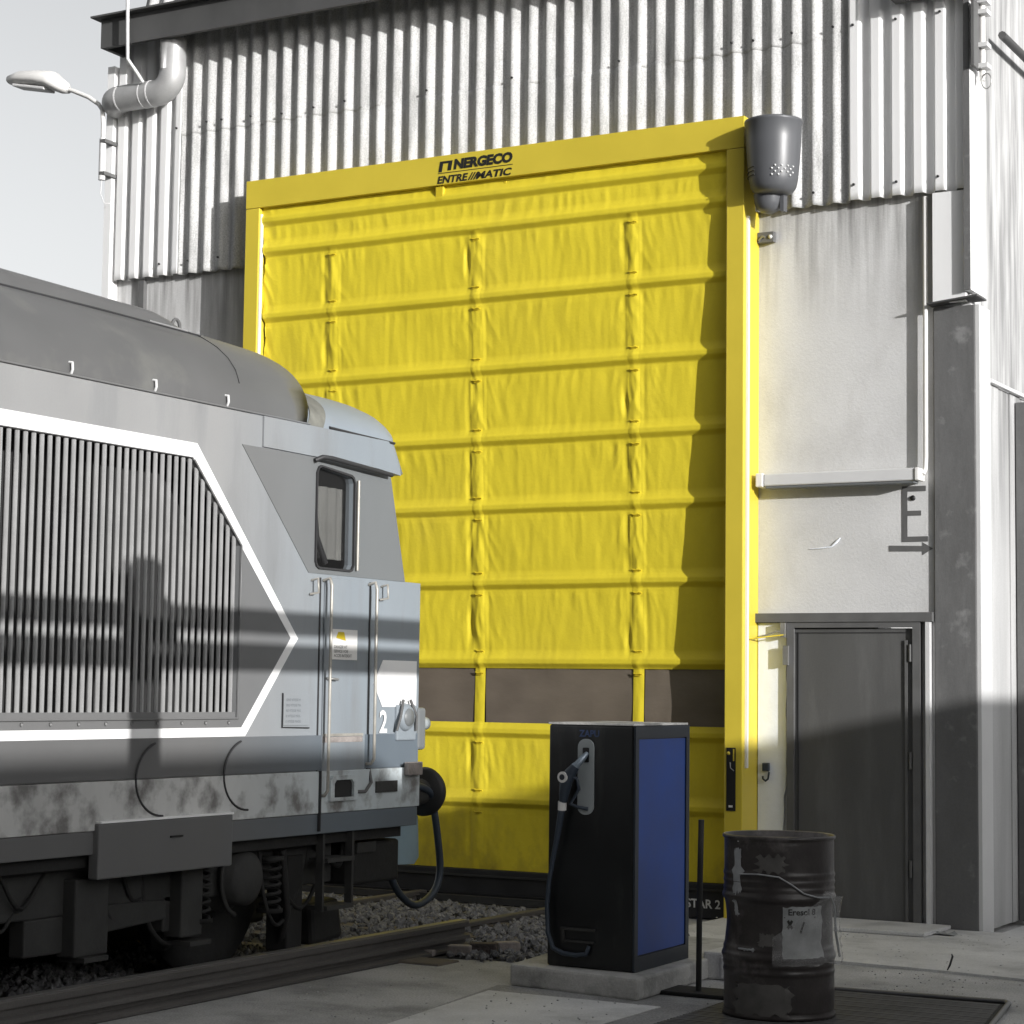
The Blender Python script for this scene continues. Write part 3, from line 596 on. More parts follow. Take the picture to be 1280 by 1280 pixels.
# notices, plates, number
nt1 = MB().box(XS + .013, XS + .017, 9.985, 10.262, 1.775, 1.95).build('notice', 'offwhite', dr)
for i_, (z, c_) in enumerate(((1.895, 'orange'), (1.84, 'g'), (1.815, 'g'), (1.79, 'k'))):
    if c_ == 'orange': MB().plate([[(10.04, 1.90), (10.14, 1.885), (10.12, 1.935), (10.06, 1.935)]], fX(XS + .0175), .001).build('notice_mark', 'yellow_strap', nt1)
    else: text_mesh('notice_text', ('DANGER HT' if i_ == 1 else 'SERVICE VOIE' if i_ == 2 else 'ACCES INTERDIT'), .024, 'under2', nt1, lambda u, v, z=z: (XS + .0182, 10.02 + u, z + v), sx=1.0)
pl = MB().box(XS + .002, XS + .008, 9.55, 9.80, 1.40, 1.575).build('data_plate', 'l_body', loco)
for k in range(5): text_mesh('plate_text', 'SERIE VITESSE MASSE'[k:k + 15], .02, 'l_band', pl, lambda u, v, k=k: (XS + .0085, 9.57 + u, 1.535 - k * .03 + v), sx=1.0)
MB().tube([(XS + .008, 9.54, 1.58), (XS + .008, 9.54, 1.39), (XS + .008, 9.80, 1.385)], .004, 5).build('plate_rail', 'seal', pl)
wp = P_([[(10.565, 1.782), (10.946, 1.782), (10.946, 1.503), (10.565, 1.503), (10.464, 1.645)]], 'l_white', 'white_marking', XS + .002)
text_mesh('number', '2', .185, 'l_white', loco, lambda u, v: (XS + .008, 10.53 + u, 1.352 + v), offset=.004, sx=.95)
# lamp with handles at the corner
lm = MB().lathe([(0, .05), (.07, .045), (.085, .02), (.085, 0)], (XS, 10.80, 1.44), 20, 'x').build('headlamp', 'l_body', loco)
MB().lathe([(0, .058), (.05, .055), (.055, .045)], (XS, 10.80, 1.44), 16, 'x').build('lamp_lens', 'l_mid', lm)
lamp_y = 10.80
for sg in (-1, 1): MB().tube([(XS + .03, 10.80 + sg * .04, 1.545), (XS + .045, 10.80 + sg * .09, 1.45), (XS + .03, 10.80 + sg * .11, 1.36)], .009, 6).build('lamp_handle', 'frame_dark', lm)
MB().box(XS - .02, XS + .02, 10.71, 10.93, 1.30, 1.515).build('lamp_bracket', 'l_body', loco, bevel=.01)
MB().box(XS - .10, XS + .012, 10.96, 11.06, 1.24, 1.50).build('corner_lamp', 'l_mid', loco, bevel=.02)
MB().tube([(XS - .04, 11.06, 1.40), (XS - .04, 11.13, 1.40)], .04, 12).build('lamp_socket', 'nozzleplate', loco)
MB().tube([(XS - .3, 10.95, 2.115), (XS - .3, 11.2, 2.115)], .012, 8).build('coupling_pin', 'metal', loco)
# skirt details
stp_ = MB().plate([[(9.99, .965), (10.27, .965), (10.27, 1.08), (10.24, 1.11), (10.02, 1.11), (9.99, 1.08)], [(10.03, .985), (10.03, 1.065), (10.05, 1.085), (10.21, 1.085), (10.23, 1.065), (10.23, .985)]], fX(XS + .015), .02).build('step_recess', 'l_skirt', loco)
MB().box(XS + .0165, XS + .020, 10.03, 10.23, .985, 1.085).build('step_hole', 'l_dark', stp_)
MB().box(XS + .0165, XS + .024, 10.485, 10.72, .997, 1.064).build('cover_plate', 'under2', loco)
MB().box(XS + .0165, XS + .05, 10.80, 10.965, 1.09, 1.17).build('corner_step', 'brick', loco, bevel=.006)
for yc_ in (8.50, 9.225):
    MB().tube([(XS + .018, yc_ + .22 * cos(q), 1.14 + .19 * sin(q)) for q in [rad(110 + 8 * k) for k in range(21)]], .006, 6).build('access_seam', 'seal', loco)
MB().box(XS + .012, XS + .03, 9.895, 9.905, .80, 1.14).build('door_seam', 'seal', loco)
# side box
bx = MB().box(XS - .02, XS + .045, 7.98, 9.06, .665, .935).build('side_box', 'l_band', loco, bevel=.008)
MB().box(XS - .01, XS + .05, 7.99, 9.06, .936, .946).build('box_lid', 'l_white', bx)
MB().box(XS + .046, XS + .052, 8.53, 8.63, .84, .85).build('box_handle', 'black', bx)
# underframe, bogie, wheels
MB().box(XF + .1, XS - .05, Y0, YE - .1, .72, .80).build('underframe', 'under', loco)
MB().box(XC - .9, XC + .9, 2, 7.2, .25, .72).build('fuel_tank', 'under', loco)
MB().box(-8.8, -7.75, 5.4, 10.75, .16, .74).build('dark_block', 'under', loco, bevel=.03)  # dark block added to hide the sunlit curtain beyond the bogie
MB().box(-9.2, -9.15, 5.4, 10.9, .05, .74).build('far_bogie_side', 'under', loco)
bog = MB()
bog.box(XS - .26, XS - .16, 6.3, 10.3, .48, .716); bog.box(XS - .26, XS - .16, 7.7, 8.1, .3, .48); bog.box(XS - .26, XS - .16, 8.75, 9.0, .33, .52)
bog.hexa([(XS - .26, 8.05, .36), (XS - .14, 8.05, .36), (XS - .14, 8.75, .40), (XS - .26, 8.75, .40), (XS - .26, 8.05, .52), (XS - .14, 8.05, .52), (XS - .14, 8.75, .50), (XS - .26, 8.75, .50)])
bogie = bog.build('bogie_frame', 'under2', loco, bevel=.01)
MB().box(XS - .2, XS - .08, 7.97, 8.22, .28, .66).build('bogie_stay', 'under2', bogie, bevel=.01)
MB().box(XS - .2, XS - .08, 8.80, 8.98, .30, .66).build('bogie_stay', 'under2', bogie, bevel=.01)
for y in (6.7, 9.35):
    for x in (-7.22, -8.66):
        wh = MB().lathe([(0, -.02), (.12, -.02), (.14, -.06), (.40, -.03), (.46, -.05), (.475, -.02), (.475, .05), (.50, .06), (.5, .085), (.40, .08), (0, .08)], (x - .02, y, .53), 40, 'x').build('wheel', 'under', loco)
    ax = MB().lathe([(0, .16), (.10, .16), (.145, .13), (.15, .0), (.19, -.02), (.19, -.1)], (XS - .20, y, .57), 28, 'x').build('axle_box', 'under2', loco)
    MB().tube([(XS - .12, y + .16 * cos(q), .57 + .2 * sin(q)) for q in [rad(100 + 12 * k) for k in range(14)]], .014, 6).build('axle_pipe', 'under2', ax)
    for yy in (y - .34, y + .30):
        sp_ = MB(); sp_.tube([(XS - .13 + .055 * cos(q), yy + .055 * sin(q), .38 + .27 * q / (2 * PI * 6)) for q in [2 * PI * k / 12 for k in range(73)]], .011, 6); sp_.lathe([(0, .36), (.075, .36), (.075, .385)], (XS - .13, yy, 0), 16); sp_.lathe([(.075, .65), (.075, .67), (0, .67)], (XS - .13, yy, 0), 16)
        sp_.build('coil_spring', 'under', loco)
MB().tube([(-7.22, 9.35, .53), (-8.66, 9.35, .53)], .08, 12).build('axle', 'under', loco)
# brake rigging and pipes, sand pipe, ladder
MB().box(XS - .3, XS - .15, 9.85, 10.0, .12, .66).build('brake_hanger', 'under', loco, bevel=.01)
MB().tube([(XS - .1, 9.72, .7), (XS - .1, 9.78, .35), (XS - .25, 9.9, .1)], .02, 8).build('sand_pipe', 'under', loco)
ld = MB(); 
for yy in (9.99, 10.29): ld.box(XS - .06, XS - .01, yy, yy + .02, .34, .78)
ld.build('step_ladder', 'under2', loco)
MB().box(XS - .12, XS + .01, 10.012, 10.288, .615, .64).build('step_tread', 'under2', loco)
MB().box(XS - .12, XS + .01, 10.012, 10.288, .345, .37).build('step_tread', 'under2', loco)
MB().box(XS - .35, XS - .1, 10.45, 10.95, .45, .70).build('equipment_box', 'under', loco, bevel=.02)
MB().box(XS - .1, XS - .085, 10.46, 10.66, .64, .70).build('box_plate', 'under2', loco)
pg = MB().hexa([(XS - .55, 10.3, .10), (XS - .28, 10.3, .10), (XS - .28, 10.62, .12), (XS - .55, 10.75, .12), (XS - .5, 10.3, .34), (XS - .3, 10.3, .34), (XS - .3, 10.6, .36), (XS - .5, 10.65, .36)]).build('rail_guard', 'under', loco, bevel=.03)
rnd = random.Random(3)
for k in range(9):                       # cables and brake pipes along the bogie
    y0 = 7.1 + rnd.random() * .5 + k * .33; z0 = .30 + rnd.random() * .35; x0 = XS - .11 - rnd.random() * .08
    MB().tube(smooth_path([(x0, y0, .74), (x0 + .02, y0 + .04, z0 + .1), (x0, y0 + .16 + rnd.random() * .2, z0 - .05), (x0 - .04, y0 + .45, z0 + rnd.random() * .15), (x0 - .05, y0 + .55, .74)], 5), .009 + .006 * rnd.random(), 6).build('brake_pipe', 'under', loco)
MB().tube([(XS - .12, 6.5, .72), (XS - .12, 10.2, .72)], .018, 8).build('air_pipe', 'under', loco)
for y in (8.82, 9.88):
    MB().hexa([(XS - .30, y, .22), (XS - .20, y, .22), (XS - .20, y + .07, .24), (XS - .30, y + .07, .24), (XS - .30, y - .02, .5), (XS - .20, y - .02, .5), (XS - .20, y + .06, .52), (XS - .30, y + .06, .52)]).build('brake_shoe', 'under', loco, bevel=.01)
for y in (8.03, 8.86): MB().box(XS - .21, XS - .05, y - .02, y + .16, .255, .28).build('stay_flange', 'under2', loco)
for k in range(10):
    MB().lathe([(0, -.004), (.009, -.002), (.011, .003)], (0, 0, 0), 8, 'x').build('bolt', 'l_mid', loco).location = (XS + .008, 7.25 + k * .2, 1.42)
for k in range(8):
    MB().lathe([(0, -.003), (.006, -.002), (.007, .003)], (0, 0, 0), 8, 'x').build('rivet', 'l_body', loco).location = (XS + .005, 10.275, 2.32 + k * .07)
# front apron seen beyond the end, curved
ap = MB().plate([[(10.95, .80), (11.60, .80), (11.62, .53), (11.56, .49), (11.25, .505), (11.14, .56), (11.08, .66), (10.95, .70)]], lambda u, v, d: (-7.16 + d - .06 * (u - 10.95), u, v), .03).build('front_apron', 'skyblue', loco, bevel=.01)
HOSE = [(-7.02, 11.2, 1.02), (-7.03, 11.45, .98), (-7.05, 11.571, .90), (-7.05, 11.65, .65), (-7.05, 11.68, .44), (-7.05, 11.60, .31), (-7.05, 11.40, .25), (-7.06, 11.25, .31), (-7.08, 11.15, .43), (-7.10, 11.09, .62), (-7.12, 11.02, .78)]
# buffer
bf = MB().tube([(-7.12, YE - .02, .955), (-7.12, 11.55, .955)], [.10, .085], 20).build('buffer', 'under2', loco)
MB().lathe([(0, .12), (.06, .118), (.11, .10), (.145, .07), (.158, .04), (.158, .02), (.14, .0), (.05, -.02)], (-7.12, 11.55, .955), 36, 'y').build('buffer_head', 'blackrubber', bf)
# brake hose loop
MB().tube(smooth_path(HOSE), .024, 12).build('brake_hose', 'nozzle', loco)

# ============================================================ RAILS
def rail_prof(x, z0, y0, y1, name, h=.14, label='', group=None):
    pr_ = [(-.06, 0), (.06, 0), (.06, .012), (.012, .028), (.010, h - .04), (.034, h - .032), (.036, h - .006), (.028, h), (-.028, h), (-.036, h - .006), (-.034, h - .032), (-.010, h - .04), (-.012, .028), (-.06, .012)]
    n = len(pr_); b = MB(); b.add([(x + a, y0, z0 + c) for a, c in pr_] + [(x + a, y1, z0 + c) for a, c in pr_], [(i, (i + 1) % n, n + (i + 1) % n, n + i) for i in range(n)] + [tuple(range(n)), tuple(reversed(range(n, 2 * n)))])
    o = b.build(name, 'rust_rail'); return tag(o, label, 'rail', group)
rail_prof(-7.22, -.085, -8, 14.1, 'track_rail', .14, 'near running rail passing from beneath the locomotive under the yellow door')
rail_prof(-8.66, -.085, -8, 14.1, 'track_rail', .14, 'far running rail on the other side of the locomotive wheels')
sr = thing('spare_rail', (-6.74, 2, 0), 'thick rusty rail lying on the yard edge in front of the locomotive wheels', 'rail')
pr_ = [(-.075, 0), (.07, 0), (.07, .016), (.016, .034), (.016, .055), (.05, .062), (.05, .085), (.014, .095), (.014, .128), (.04, .134), (.045, .165), (.035, .172), (-.035, .172), (-.045, .165), (-.04, .134), (-.014, .125), (-.014, .034), (-.075, .016)]
n = len(pr_); b = MB(); b.add([(-6.745 + a, -8, c) for a, c in pr_] + [(-6.745 + a, 11.47, c) for a, c in pr_], [(i, (i + 1) % n, n + (i + 1) % n, n + i) for i in range(n)]); b.add([(-6.745 + a, 11.47, c) for a, c in pr_], [tuple(range(n))]); b.build('rail_web', 'rust_rail', sr)
MB().box(-6.775, -6.715, -8, 11.465, .1725, .176).build('rail_head', 'railtop', sr)
sl_ = MB().box(-9.4, -6.4, 12.55, 12.8, -.03, .012).build('sleeper', 'wood', bevel=.01); tag(sl_, 'old timber sleeper crossing under the rails before the door', 'sleeper', 'timber sleepers')
for y in (11.9, 11.25, 10.6):
    c = sl_.copy(); C.objects.link(c); c.location = (0, y - 12.55, 0); c['label'] = {11.9: 'timber sleeper just in front of the one nearest the door', 11.25: 'timber sleeper under the loco buffer among the ballast', 10.6: 'timber sleeper under the cab steps of the locomotive'}[y]

# bricks and rubble at the ballast edge
def rubble(x, y, s, m, label, rot):
    b = MB().box(-s * 1.1, s * 1.1, -s * .6, s * .6, 0, s); 
    b.v = [(p[0] * (1 + .25 * noise.noise(Vector(p) * 9 + Vector((x, y, 0)))), p[1] * (1 + .3 * noise.noise(Vector(p) * 7 + Vector((y, x, 0)))), p[2]) for p in b.v]
    o = b.build('brick_lump', m, bevel=.008); o.location = (x, y, -.005); o.rotation_euler[2] = rot; tag(o, label, 'brick')
rubble(-6.47, 11.25, .075, 'brickdark', 'dark scorched brick lump at the ballast edge by the rail end', .5)
rubble(-6.57, 11.14, .065, 'brick', 'pale brick lump left of the dark scorched one', .3)
rubble(-6.40, 11.42, .07, 'brick', 'pale brick lump right of the dark scorched one', .9)
rubble(-6.72, 11.0, .04, 'brick', 'small flat pale brick chip beside the rusty rail', .1)

# ============================================================ DISPENSER
th = math.atan2(10.176 - 10.203, -4.938 + 5.469)
dz0 = .12
disp = thing('fluid_dispenser', (-5.2, 10.5, dz0), 'tall black and blue fuel dispenser with hose nozzle on a concrete plinth', 'dispenser')
A = Vector((-5.469, 10.203, 0)); Bp = Vector((-4.938, 10.176, 0)); Cp = Vector((-4.965, 10.93, 0)); Dp = A + (Cp - Bp)
def quadprism(A, B, C_, D, z0, z1): return MB().hexa([(p.x, p.y, z0) for p in (A, B, C_, D)] + [(p.x, p.y, z1) for p in (A, B, C_, D)])
ZT = 1.44
quadprism(A, Bp, Cp, Dp, dz0, ZT - .012).build('cabinet', 'cab_black', disp, bevel=.012)
ct = (A + Bp + Cp + Dp) / 4; gx = lambda p, k: ct + (p - ct) * k
quadprism(gx(A, 1.01), gx(Bp, 1.01), gx(Cp, 1.01), gx(Dp, 1.01), ZT - .012, ZT).build('lit_top_plate', 'slabconc', disp, bevel=.002)  # pale colour stands for light falling on the cabinet top
uF = (Bp - A).normalized(); nF = Vector((uF.y, -uF.x, 0)); uR = (Cp - Bp).normalized(); nR = Vector((uR.y, -uR.x, 0))
WF = (Bp - A).length; WR = (Cp - Bp).length
def onF(u, v, d): p = A + uF * u + nF * d; return (p.x, p.y, v)
def onR(u, v, d): p = Bp + uR * u + nR * d; return (p.x, p.y, v)
MB().plate([[(.05, dz0 + .085), (WR - .05, dz0 + .085), (WR - .05, ZT - .085), (.05, ZT - .085)]], lambda u, v, d: onR(u, v, .001 + d), .006).build('side_panel', 'cab_blue', disp)
MB().plate([[(0, dz0), (WR, dz0), (WR, ZT - .014), (0, ZT - .014)], [(.045, dz0 + .08), (.045, ZT - .08), (WR - .045, ZT - .08), (WR - .045, dz0 + .08)]], lambda u, v, d: onR(u, v, .001 + d), .012).build('side_frame', 'cab_edge', disp)
# front: nozzle plate etc. coordinates u across (0..WF), v height
def rr(u0, u1, v0, v1, r, n=5):
    out_ = []
    for cx, cy, a0 in ((u1 - r, v0 + r, -90), (u1 - r, v1 - r, 0), (u0 + r, v1 - r, 90), (u0 + r, v0 + r, 180)):
        for k in range(n + 1): q = rad(a0 + 90 * k / n); out_.append((cx + r * cos(q), cy + r * sin(q)))
    return out_
sc_ = WF / 107.0   # metres per photo pixel across
npl = MB().plate([rr(.190, .290, .943, 1.352, .045)], lambda u, v, d: onF(u, v, .001 + d), .01).build('nozzle_plate', 'nozzleplate', disp, bevel=.003)
MB().plate([rr(.222, .262, 1.225, 1.305, .006)], lambda u, v, d: onF(u, v, .0115 + d), .002).build('nozzle_slot', 'cab_black', npl)
nz_ = MB(); nz_.tube([onF(.250, 1.275, .012), onF(.240, 1.25, .04), onF(.215, 1.215, .055), onF(.200, 1.20, .06)], [.012, .018, .02, .024], 10)
nozzle = nz_.build('nozzle_spout', 'steelblue', disp)
MB().tube([onF(.205, 1.205, .058), onF(.175, 1.165, .065), onF(.150, 1.12, .065), onF(.135, 1.05, .06), onF(.128, 1.01, .055)], [.024, .034, .036, .028, .022], 12).build('nozzle_grip', 'nozzle', disp)
MB().tube([onF(.175, 1.14, .07), onF(.215, 1.14, .06), onF(.222, 1.08, .05), onF(.17, 1.0, .05), onF(.21, .985, .045), onF(.26, .975, .015)], .010, 8).build('nozzle_guard', 'nozzle', disp)
bd = MB().tube([onF(.148, 1.145, .095), onF(.148, 1.145, .105)], .030, 20).build('badge', 'offwhite', disp)
MB().tube([onF(.148, 1.145, .1055), onF(.148, 1.145, .1075)], .016, 16).build('badge_mark', 'cab_edge', bd)
MB().tube([onF(.122, 1.012, .055), onF(.118, .965, .05)], .024, 14).build('hose_collar', 'offwhite', disp)
MB().tube([onF(.115, .965, .05), onF(.10, .88, .05), onF(.085, .80, .05), onF(.06, .70, .045), onF(.035, .58, .04), onF(.022, .45, .04), onF(.03, .30, .04), onF(.06, .22, .035), onF(.12, .195, .03), onF(.2, .19, .03), onF(.26, .2, .02), onF(.27, .24, .005)], [.019, .018, .015] + [.013] * 9, 12).build('hose', 'nozzle', disp)
text_mesh('brand_lettering', 'ZAPU', .05, 'cab_text', disp, lambda u, v: onF(.195 + u, 1.365 + v, .003), offset=.0015)
text_mesh('small_lettering', 'CUBE', .03, 'under2', disp, lambda u, v: onF(.03 + u, 1.385 + v, .003))
hb_ = MB()
for (a, b_, c_, d_) in ((.095, .31, .318, .334), (.105, .30, .255, .266), (.100, .116, .25, .33)):
    hb_.plate([[(a, c_), (b_, c_), (b_, d_), (a, d_)]], lambda u, v, d: onF(u, v, .001 + d), .014)
hb_.build('vent_bracket', 'under2', disp)
# plinth
pln = MB().plate([[(-4.815, 9.99), (-4.90, 11.9), (-5.5, 11.95), (-5.74, 10.75), (-5.67, 10.15)]], lambda u, v, d: (u, v, .002 + d), .116).build('concrete_plinth', 'slabconc', bevel=.015); tag(pln, 'low concrete plinth under the black and blue dispenser', 'plinth')
# small concrete block beside the plinth (between rod and drum)
cb = thing('concrete_block', (-4.72, 11.2, 0), 'small pale grooved concrete block between the iron rod and the drum', 'block')
MB().box(-4.895, -4.60, 11.0, 11.5, .002, .155).build('block_body', 'pave', cb, bevel=.012)
MB().box(-4.78, -4.73, 10.985, 10.999, .01, .13).build('block_rib', 'pave', cb, bevel=.006)
# rod
rd = thing('iron_rod', (-4.66, 10.42, 0), 'thin rusty iron rod standing upright between dispenser and drum', 'post')
MB().tube([(-4.66, 10.42, .012), (-4.655, 10.415, .5), (-4.640, 10.40, .93)], .016, 10).build('rod', 'under2', rd)
MB().box(-4.86, -4.36, 10.30, 10.56, .001, .022).build('base_plate', 'under', rd, bevel=.006)
MB().tube([(-4.655, 10.415, .40), (-4.72, 10.43, .40), (-4.72, 10.43, .46)], .003, 6).build('wire_hook', 'black', rd)

# ============================================================ DRUM
DC = (-4.02, 9.97)
drum = thing('oil_drum', (DC[0], DC[1], .0), 'rusty dark steel drum with torn label standing on the metal grating', 'drum')
R = .277
prof = [(0, .02), (R - .015, .02), (R - .006, .0), (R + .004, .0), (R + .006, .015), (R - .004, .03)]
def wallr(z):
    r = R - .002
    for zc, wd, hh in ((.30, .022, .013), (.59, .022, .013)): r += hh * math.exp(-((z - zc) / wd) ** 2)
    for zc in (.63, .665, .70, .225, .26, .34): r += .005 * math.exp(-((z - zc) / .010) ** 2)
    return r
z = .035
while z < .865: prof.append((wallr(z), z)); z += .009
prof += [(R - .002, .870), (R + .006, .876), (R + .007, .888), (R + .001, .893), (R - .007, .888), (R - .009, .868), (R - .02, .862), (0, .860)]
def dent(q, h):
    d = .005 * noise.noise(Vector((cos(q) * 2, sin(q) * 2, h * 4)))
    # crush on the lower left, seen from the camera
    d -= .013 * math.exp(-((h - .47) / .10) ** 2) * max(0, cos(q - rad(205))) ** 3
    d -= .010 * math.exp(-((h - .52) / .13) ** 2) * max(0, cos(q - rad(20))) ** 4
    return d if .04 < h < .86 else d * .35
MB().lathe([(a, b) for a, b in prof], (DC[0], DC[1], .012), 96, dent=dent).build('drum_body', 'drum', drum)
vdir = Vector((-DC[0], -DC[1], 0)).normalized(); qv = math.atan2(vdir.y, vdir.x)   # angle facing the yard
def drp(q, z, dr): 
    r = wallr(z) + dent(q, z) + dr; return (DC[0] + r * cos(q), DC[1] + r * sin(q), z + .012)
def patch(name, q0, q1, z0, z1, m, dr=.003, rag=0, seed=0, par=None, nx=20, nz=10):
    def f(u, v):
        q = qv + rad(q0 + (q1 - q0) * u); z = z0 + (z1 - z0) * v
        if rag:
            if v in (0, 1): z += rag * noise.noise(Vector((u * 6, v * 9, seed)))
            if u in (0, 1): q += rag * 6 * noise.noise(Vector((v * 5, u * 7, seed)))
        return drp(q, z, dr)
    return MB().grid(nx, nz, f).build(name, m, par or drum, fix=False)
lb = patch('label', 4, 50, .305, .555, 'paper', .004, .01, 1)
text_mesh('label_text', 'Eresol 8', .042, 'under2', lb, lambda u, v: drp(qv + rad(9 + u / .283 * 57.3), .515 + v, .0062), offset=.001, sx=1.1)
def lab_poly(pts): 
    return MB().add([drp(qv + rad(a), z, .0062) for a, z in pts], [tuple(range(len(pts)))])
for pts in ([(8, .455), (10, .445), (14.5, .485), (12.5, .493)], [(12.5, .445), (14.5, .455), (10, .493), (8, .485)], [(21, .43), (23, .425), (27, .48), (25.5, .485)]): lab_poly(pts).build('label_mark', 'ink', lb)
lab_poly([(5, .505), (40, .505), (40, .501), (5, .501)]).build('label_line', 'ink', lb)
patch('paint_chip', -52, -42, .61, .83, 'drum_chip', .003, .03, 2)
patch('paint_chip', -52, -47, .50, .575, 'drum_chip', .003, .02, 3)
patch('paint_chip', -45, -25, .335, .345, 'drum_chip', .003, .012, 5)
patch('sludge_patch', -50, 12, .02, .175, 'drum_dirt', .004, .03, 6)
patch('sludge_patch', -20, -5, .36, .42, 'drum_dirt', .003, .03, 8)
patch('sludge_patch', -22, 6, .72, .80, 'drum_dirt', .003, .03, 9)
MB().box(DC[0] - .12, DC[0] + .02, DC[1] - .25, DC[1] - .2, .874, .878).build('rim_puddle', 'offwhite', drum)
fm = MB().grid(26, 16, lambda u, v: drp(qv + rad(-6 + 100 * u), .27 + (.36 - .10 * abs(u - .5)) * v * (.45 + .55 * min(1, u * 1.7)) + .02 * noise.noise(Vector((u * 6, v * 3, 2))), .012 + .022 * abs(noise.noise(Vector((u * 7, v * 6, 4)))) + .02 * (u > .6))).build('plastic_wrap', 'film', drum, fix=False)
MB().tube([drp(qv + rad(a), z, .012) for a, z in ((-42, .705), (-20, .71), (0, .70), (12, .665), (25, .62), (40, .60), (60, .595))], .004, 6).build('wrap_cord', 'drum_chip', drum)
MB().tube([drp(qv + rad(a), z, .03) for a, z in ((55, .60), (66, .55), (70, .42), (72, .30))], .007, 6).build('wrap_fold', 'paper', drum)

# ============================================================ GRATING (bottom right)
gt = thing('floor_grating', (-3.6, 10.2, 0), 'ribbed steel grating sheet lying flat under and right of the drum', 'grating')
P1, P2, P3, P4 = (-4.40, 9.2), (-2.85, 9.2), (-3.16, 10.98), (-4.45, 10.92)
MB().plate([[P1, P2, P3, P4]], lambda u, v, d: (u, v, .001 + d), .006).build('grating_base', 'under', gt)
for k in range(46):
    y = 9.22 + k * .0375; xr = P2[0] + (P3[0] - P2[0]) * (y - 9.2) / 1.78
    MB().box(-4.41, xr - .02, y, y + .016, .0072, .0105 if k % 4 else .0115).build('grating_bar', 'grate', gt)
MB().tube([(P4[0], P4[1] + .01, .012), (P3[0], P3[1] + .01, .016), (P3[0] + .03, P3[1] - .03, .016), (P2[0] + .02, P2[1], .012)], .014, 8).build('grating_rim', 'grate', gt)

# ============================================================ WALL FIXTURES
# ventilation duct elbow under the eave
dc = thing('vent_duct', (-11.4, 13.9, 6.5), 'pale round ventilation duct elbow under the eave at the left corner', 'duct')
pts = [(-11.27, 13.985, 7.20), (-11.27, 13.985, 6.92)]
for k in range(9): q = rad(90 * k / 8); pts.append((-11.27 - .17 * (1 - cos(q)), 13.985, 6.92 - .17 * sin(q)))
pts += [(-11.85, 13.985, 6.75)]
for k in range(1, 8): q = rad(80 * k / 7); pts.append((-11.85 - .13 * sin(q), 13.985 + .15 * (1 - cos(q)), 6.75 - .015 * k / 7))
MB().tube(pts, .115, 24).build('duct_pipe', 'galv', dc)
for (p, q) in (((-11.47, 13.985, 6.75), (-11.485, 13.985, 6.75)), ((-11.56, 13.985, 6.75), (-11.57, 13.985, 6.75)), ((-11.82, 13.985, 6.75), (-11.835, 13.985, 6.75))): MB().tube([p, q], .118, 24).build('duct_collar', 'lightgrey', dc)
dw = MB().tube([(-11.58, 13.73, 7.62), (-11.57, 13.73, 7.25), (-11.56, 13.73, 7.0), (-11.52, 13.79, 6.91), (-11.51, 13.88, 6.83)], .016, 8).build('vent_rod', 'lightgrey'); tag(dw, 'thin pale rod hanging from the eave down to the duct', 'rod')
# street lamp on the left corner
la = thing('street_lamp', (-12.1, 14.0, 6.1), 'white street lamp on a curved arm fixed to the shed corner', 'street lamp')
def lx(px, py): pass
hd = MB(); LN = 18
sec = [(-13.17, .03, .02, 7.085), (-13.14, .07, .055, 7.085), (-13.0, .11, .085, 7.075), (-12.80, .12, .095, 7.045), (-12.66, .12, .105, 7.01), (-12.60, .11, .11, 6.985), (-12.54, .08, .09, 6.95), (-12.47, .055, .065, 6.925), (-12.44, .02, .02, 6.92)]
vs = []
for x, ry, rz, zc in sec:
    for k in range(LN): q = 2 * PI * k / LN; vs.append((x, 14.0 + ry * cos(q), zc + rz * (sin(q) if sin(q) > 0 else .6 * sin(q))))
hd.add(vs, [(j * LN + k, j * LN + (k + 1) % LN, (j + 1) * LN + (k + 1) % LN, (j + 1) * LN + k) for j in range(len(sec) - 1) for k in range(LN)], True)
hd.build('lamp_head', 'offwhite', la)
MB().hexa([(-13.06, 13.92, 7.012), (-12.68, 13.92, 6.93), (-12.68, 14.08, 6.93), (-13.06, 14.08, 7.012), (-13.06, 13.92, 7.04), (-12.68, 13.92, 6.96), (-12.68, 14.08, 6.96), (-13.06, 14.08, 7.04)]).build('lamp_glass', 'lightgrey', la, bevel=.01)
MB().tube([(-12.47, 14, 6.925), (-12.40, 14, 6.90), (-12.22, 14, 6.82), (-12.10, 14, 6.74), (-12.055, 14, 6.68), (-12.04, 14, 6.55), (-12.04, 14, 6.10)], .020, 10).build('lamp_arm', 'offwhite', la)
MB().tube([(-12.04, 14, 6.42), (-12.04, 14, 6.05)], .030, 12).build('lamp_sleeve', 'lightgrey', la)
for z in (6.38, 6.09): MB().box(-12.05, -11.99, 13.97, 14.14, z, z + .03).build('lamp_bracket', 'frame_dark', la)
MB().tube([(-12.04, 14, 6.05), (-12.05, 14, 5.93), (-12.02, 14.02, 5.84), (-11.98, 14.06, 5.85)], .004, 6).build('lamp_cable', 'lightgrey', la)
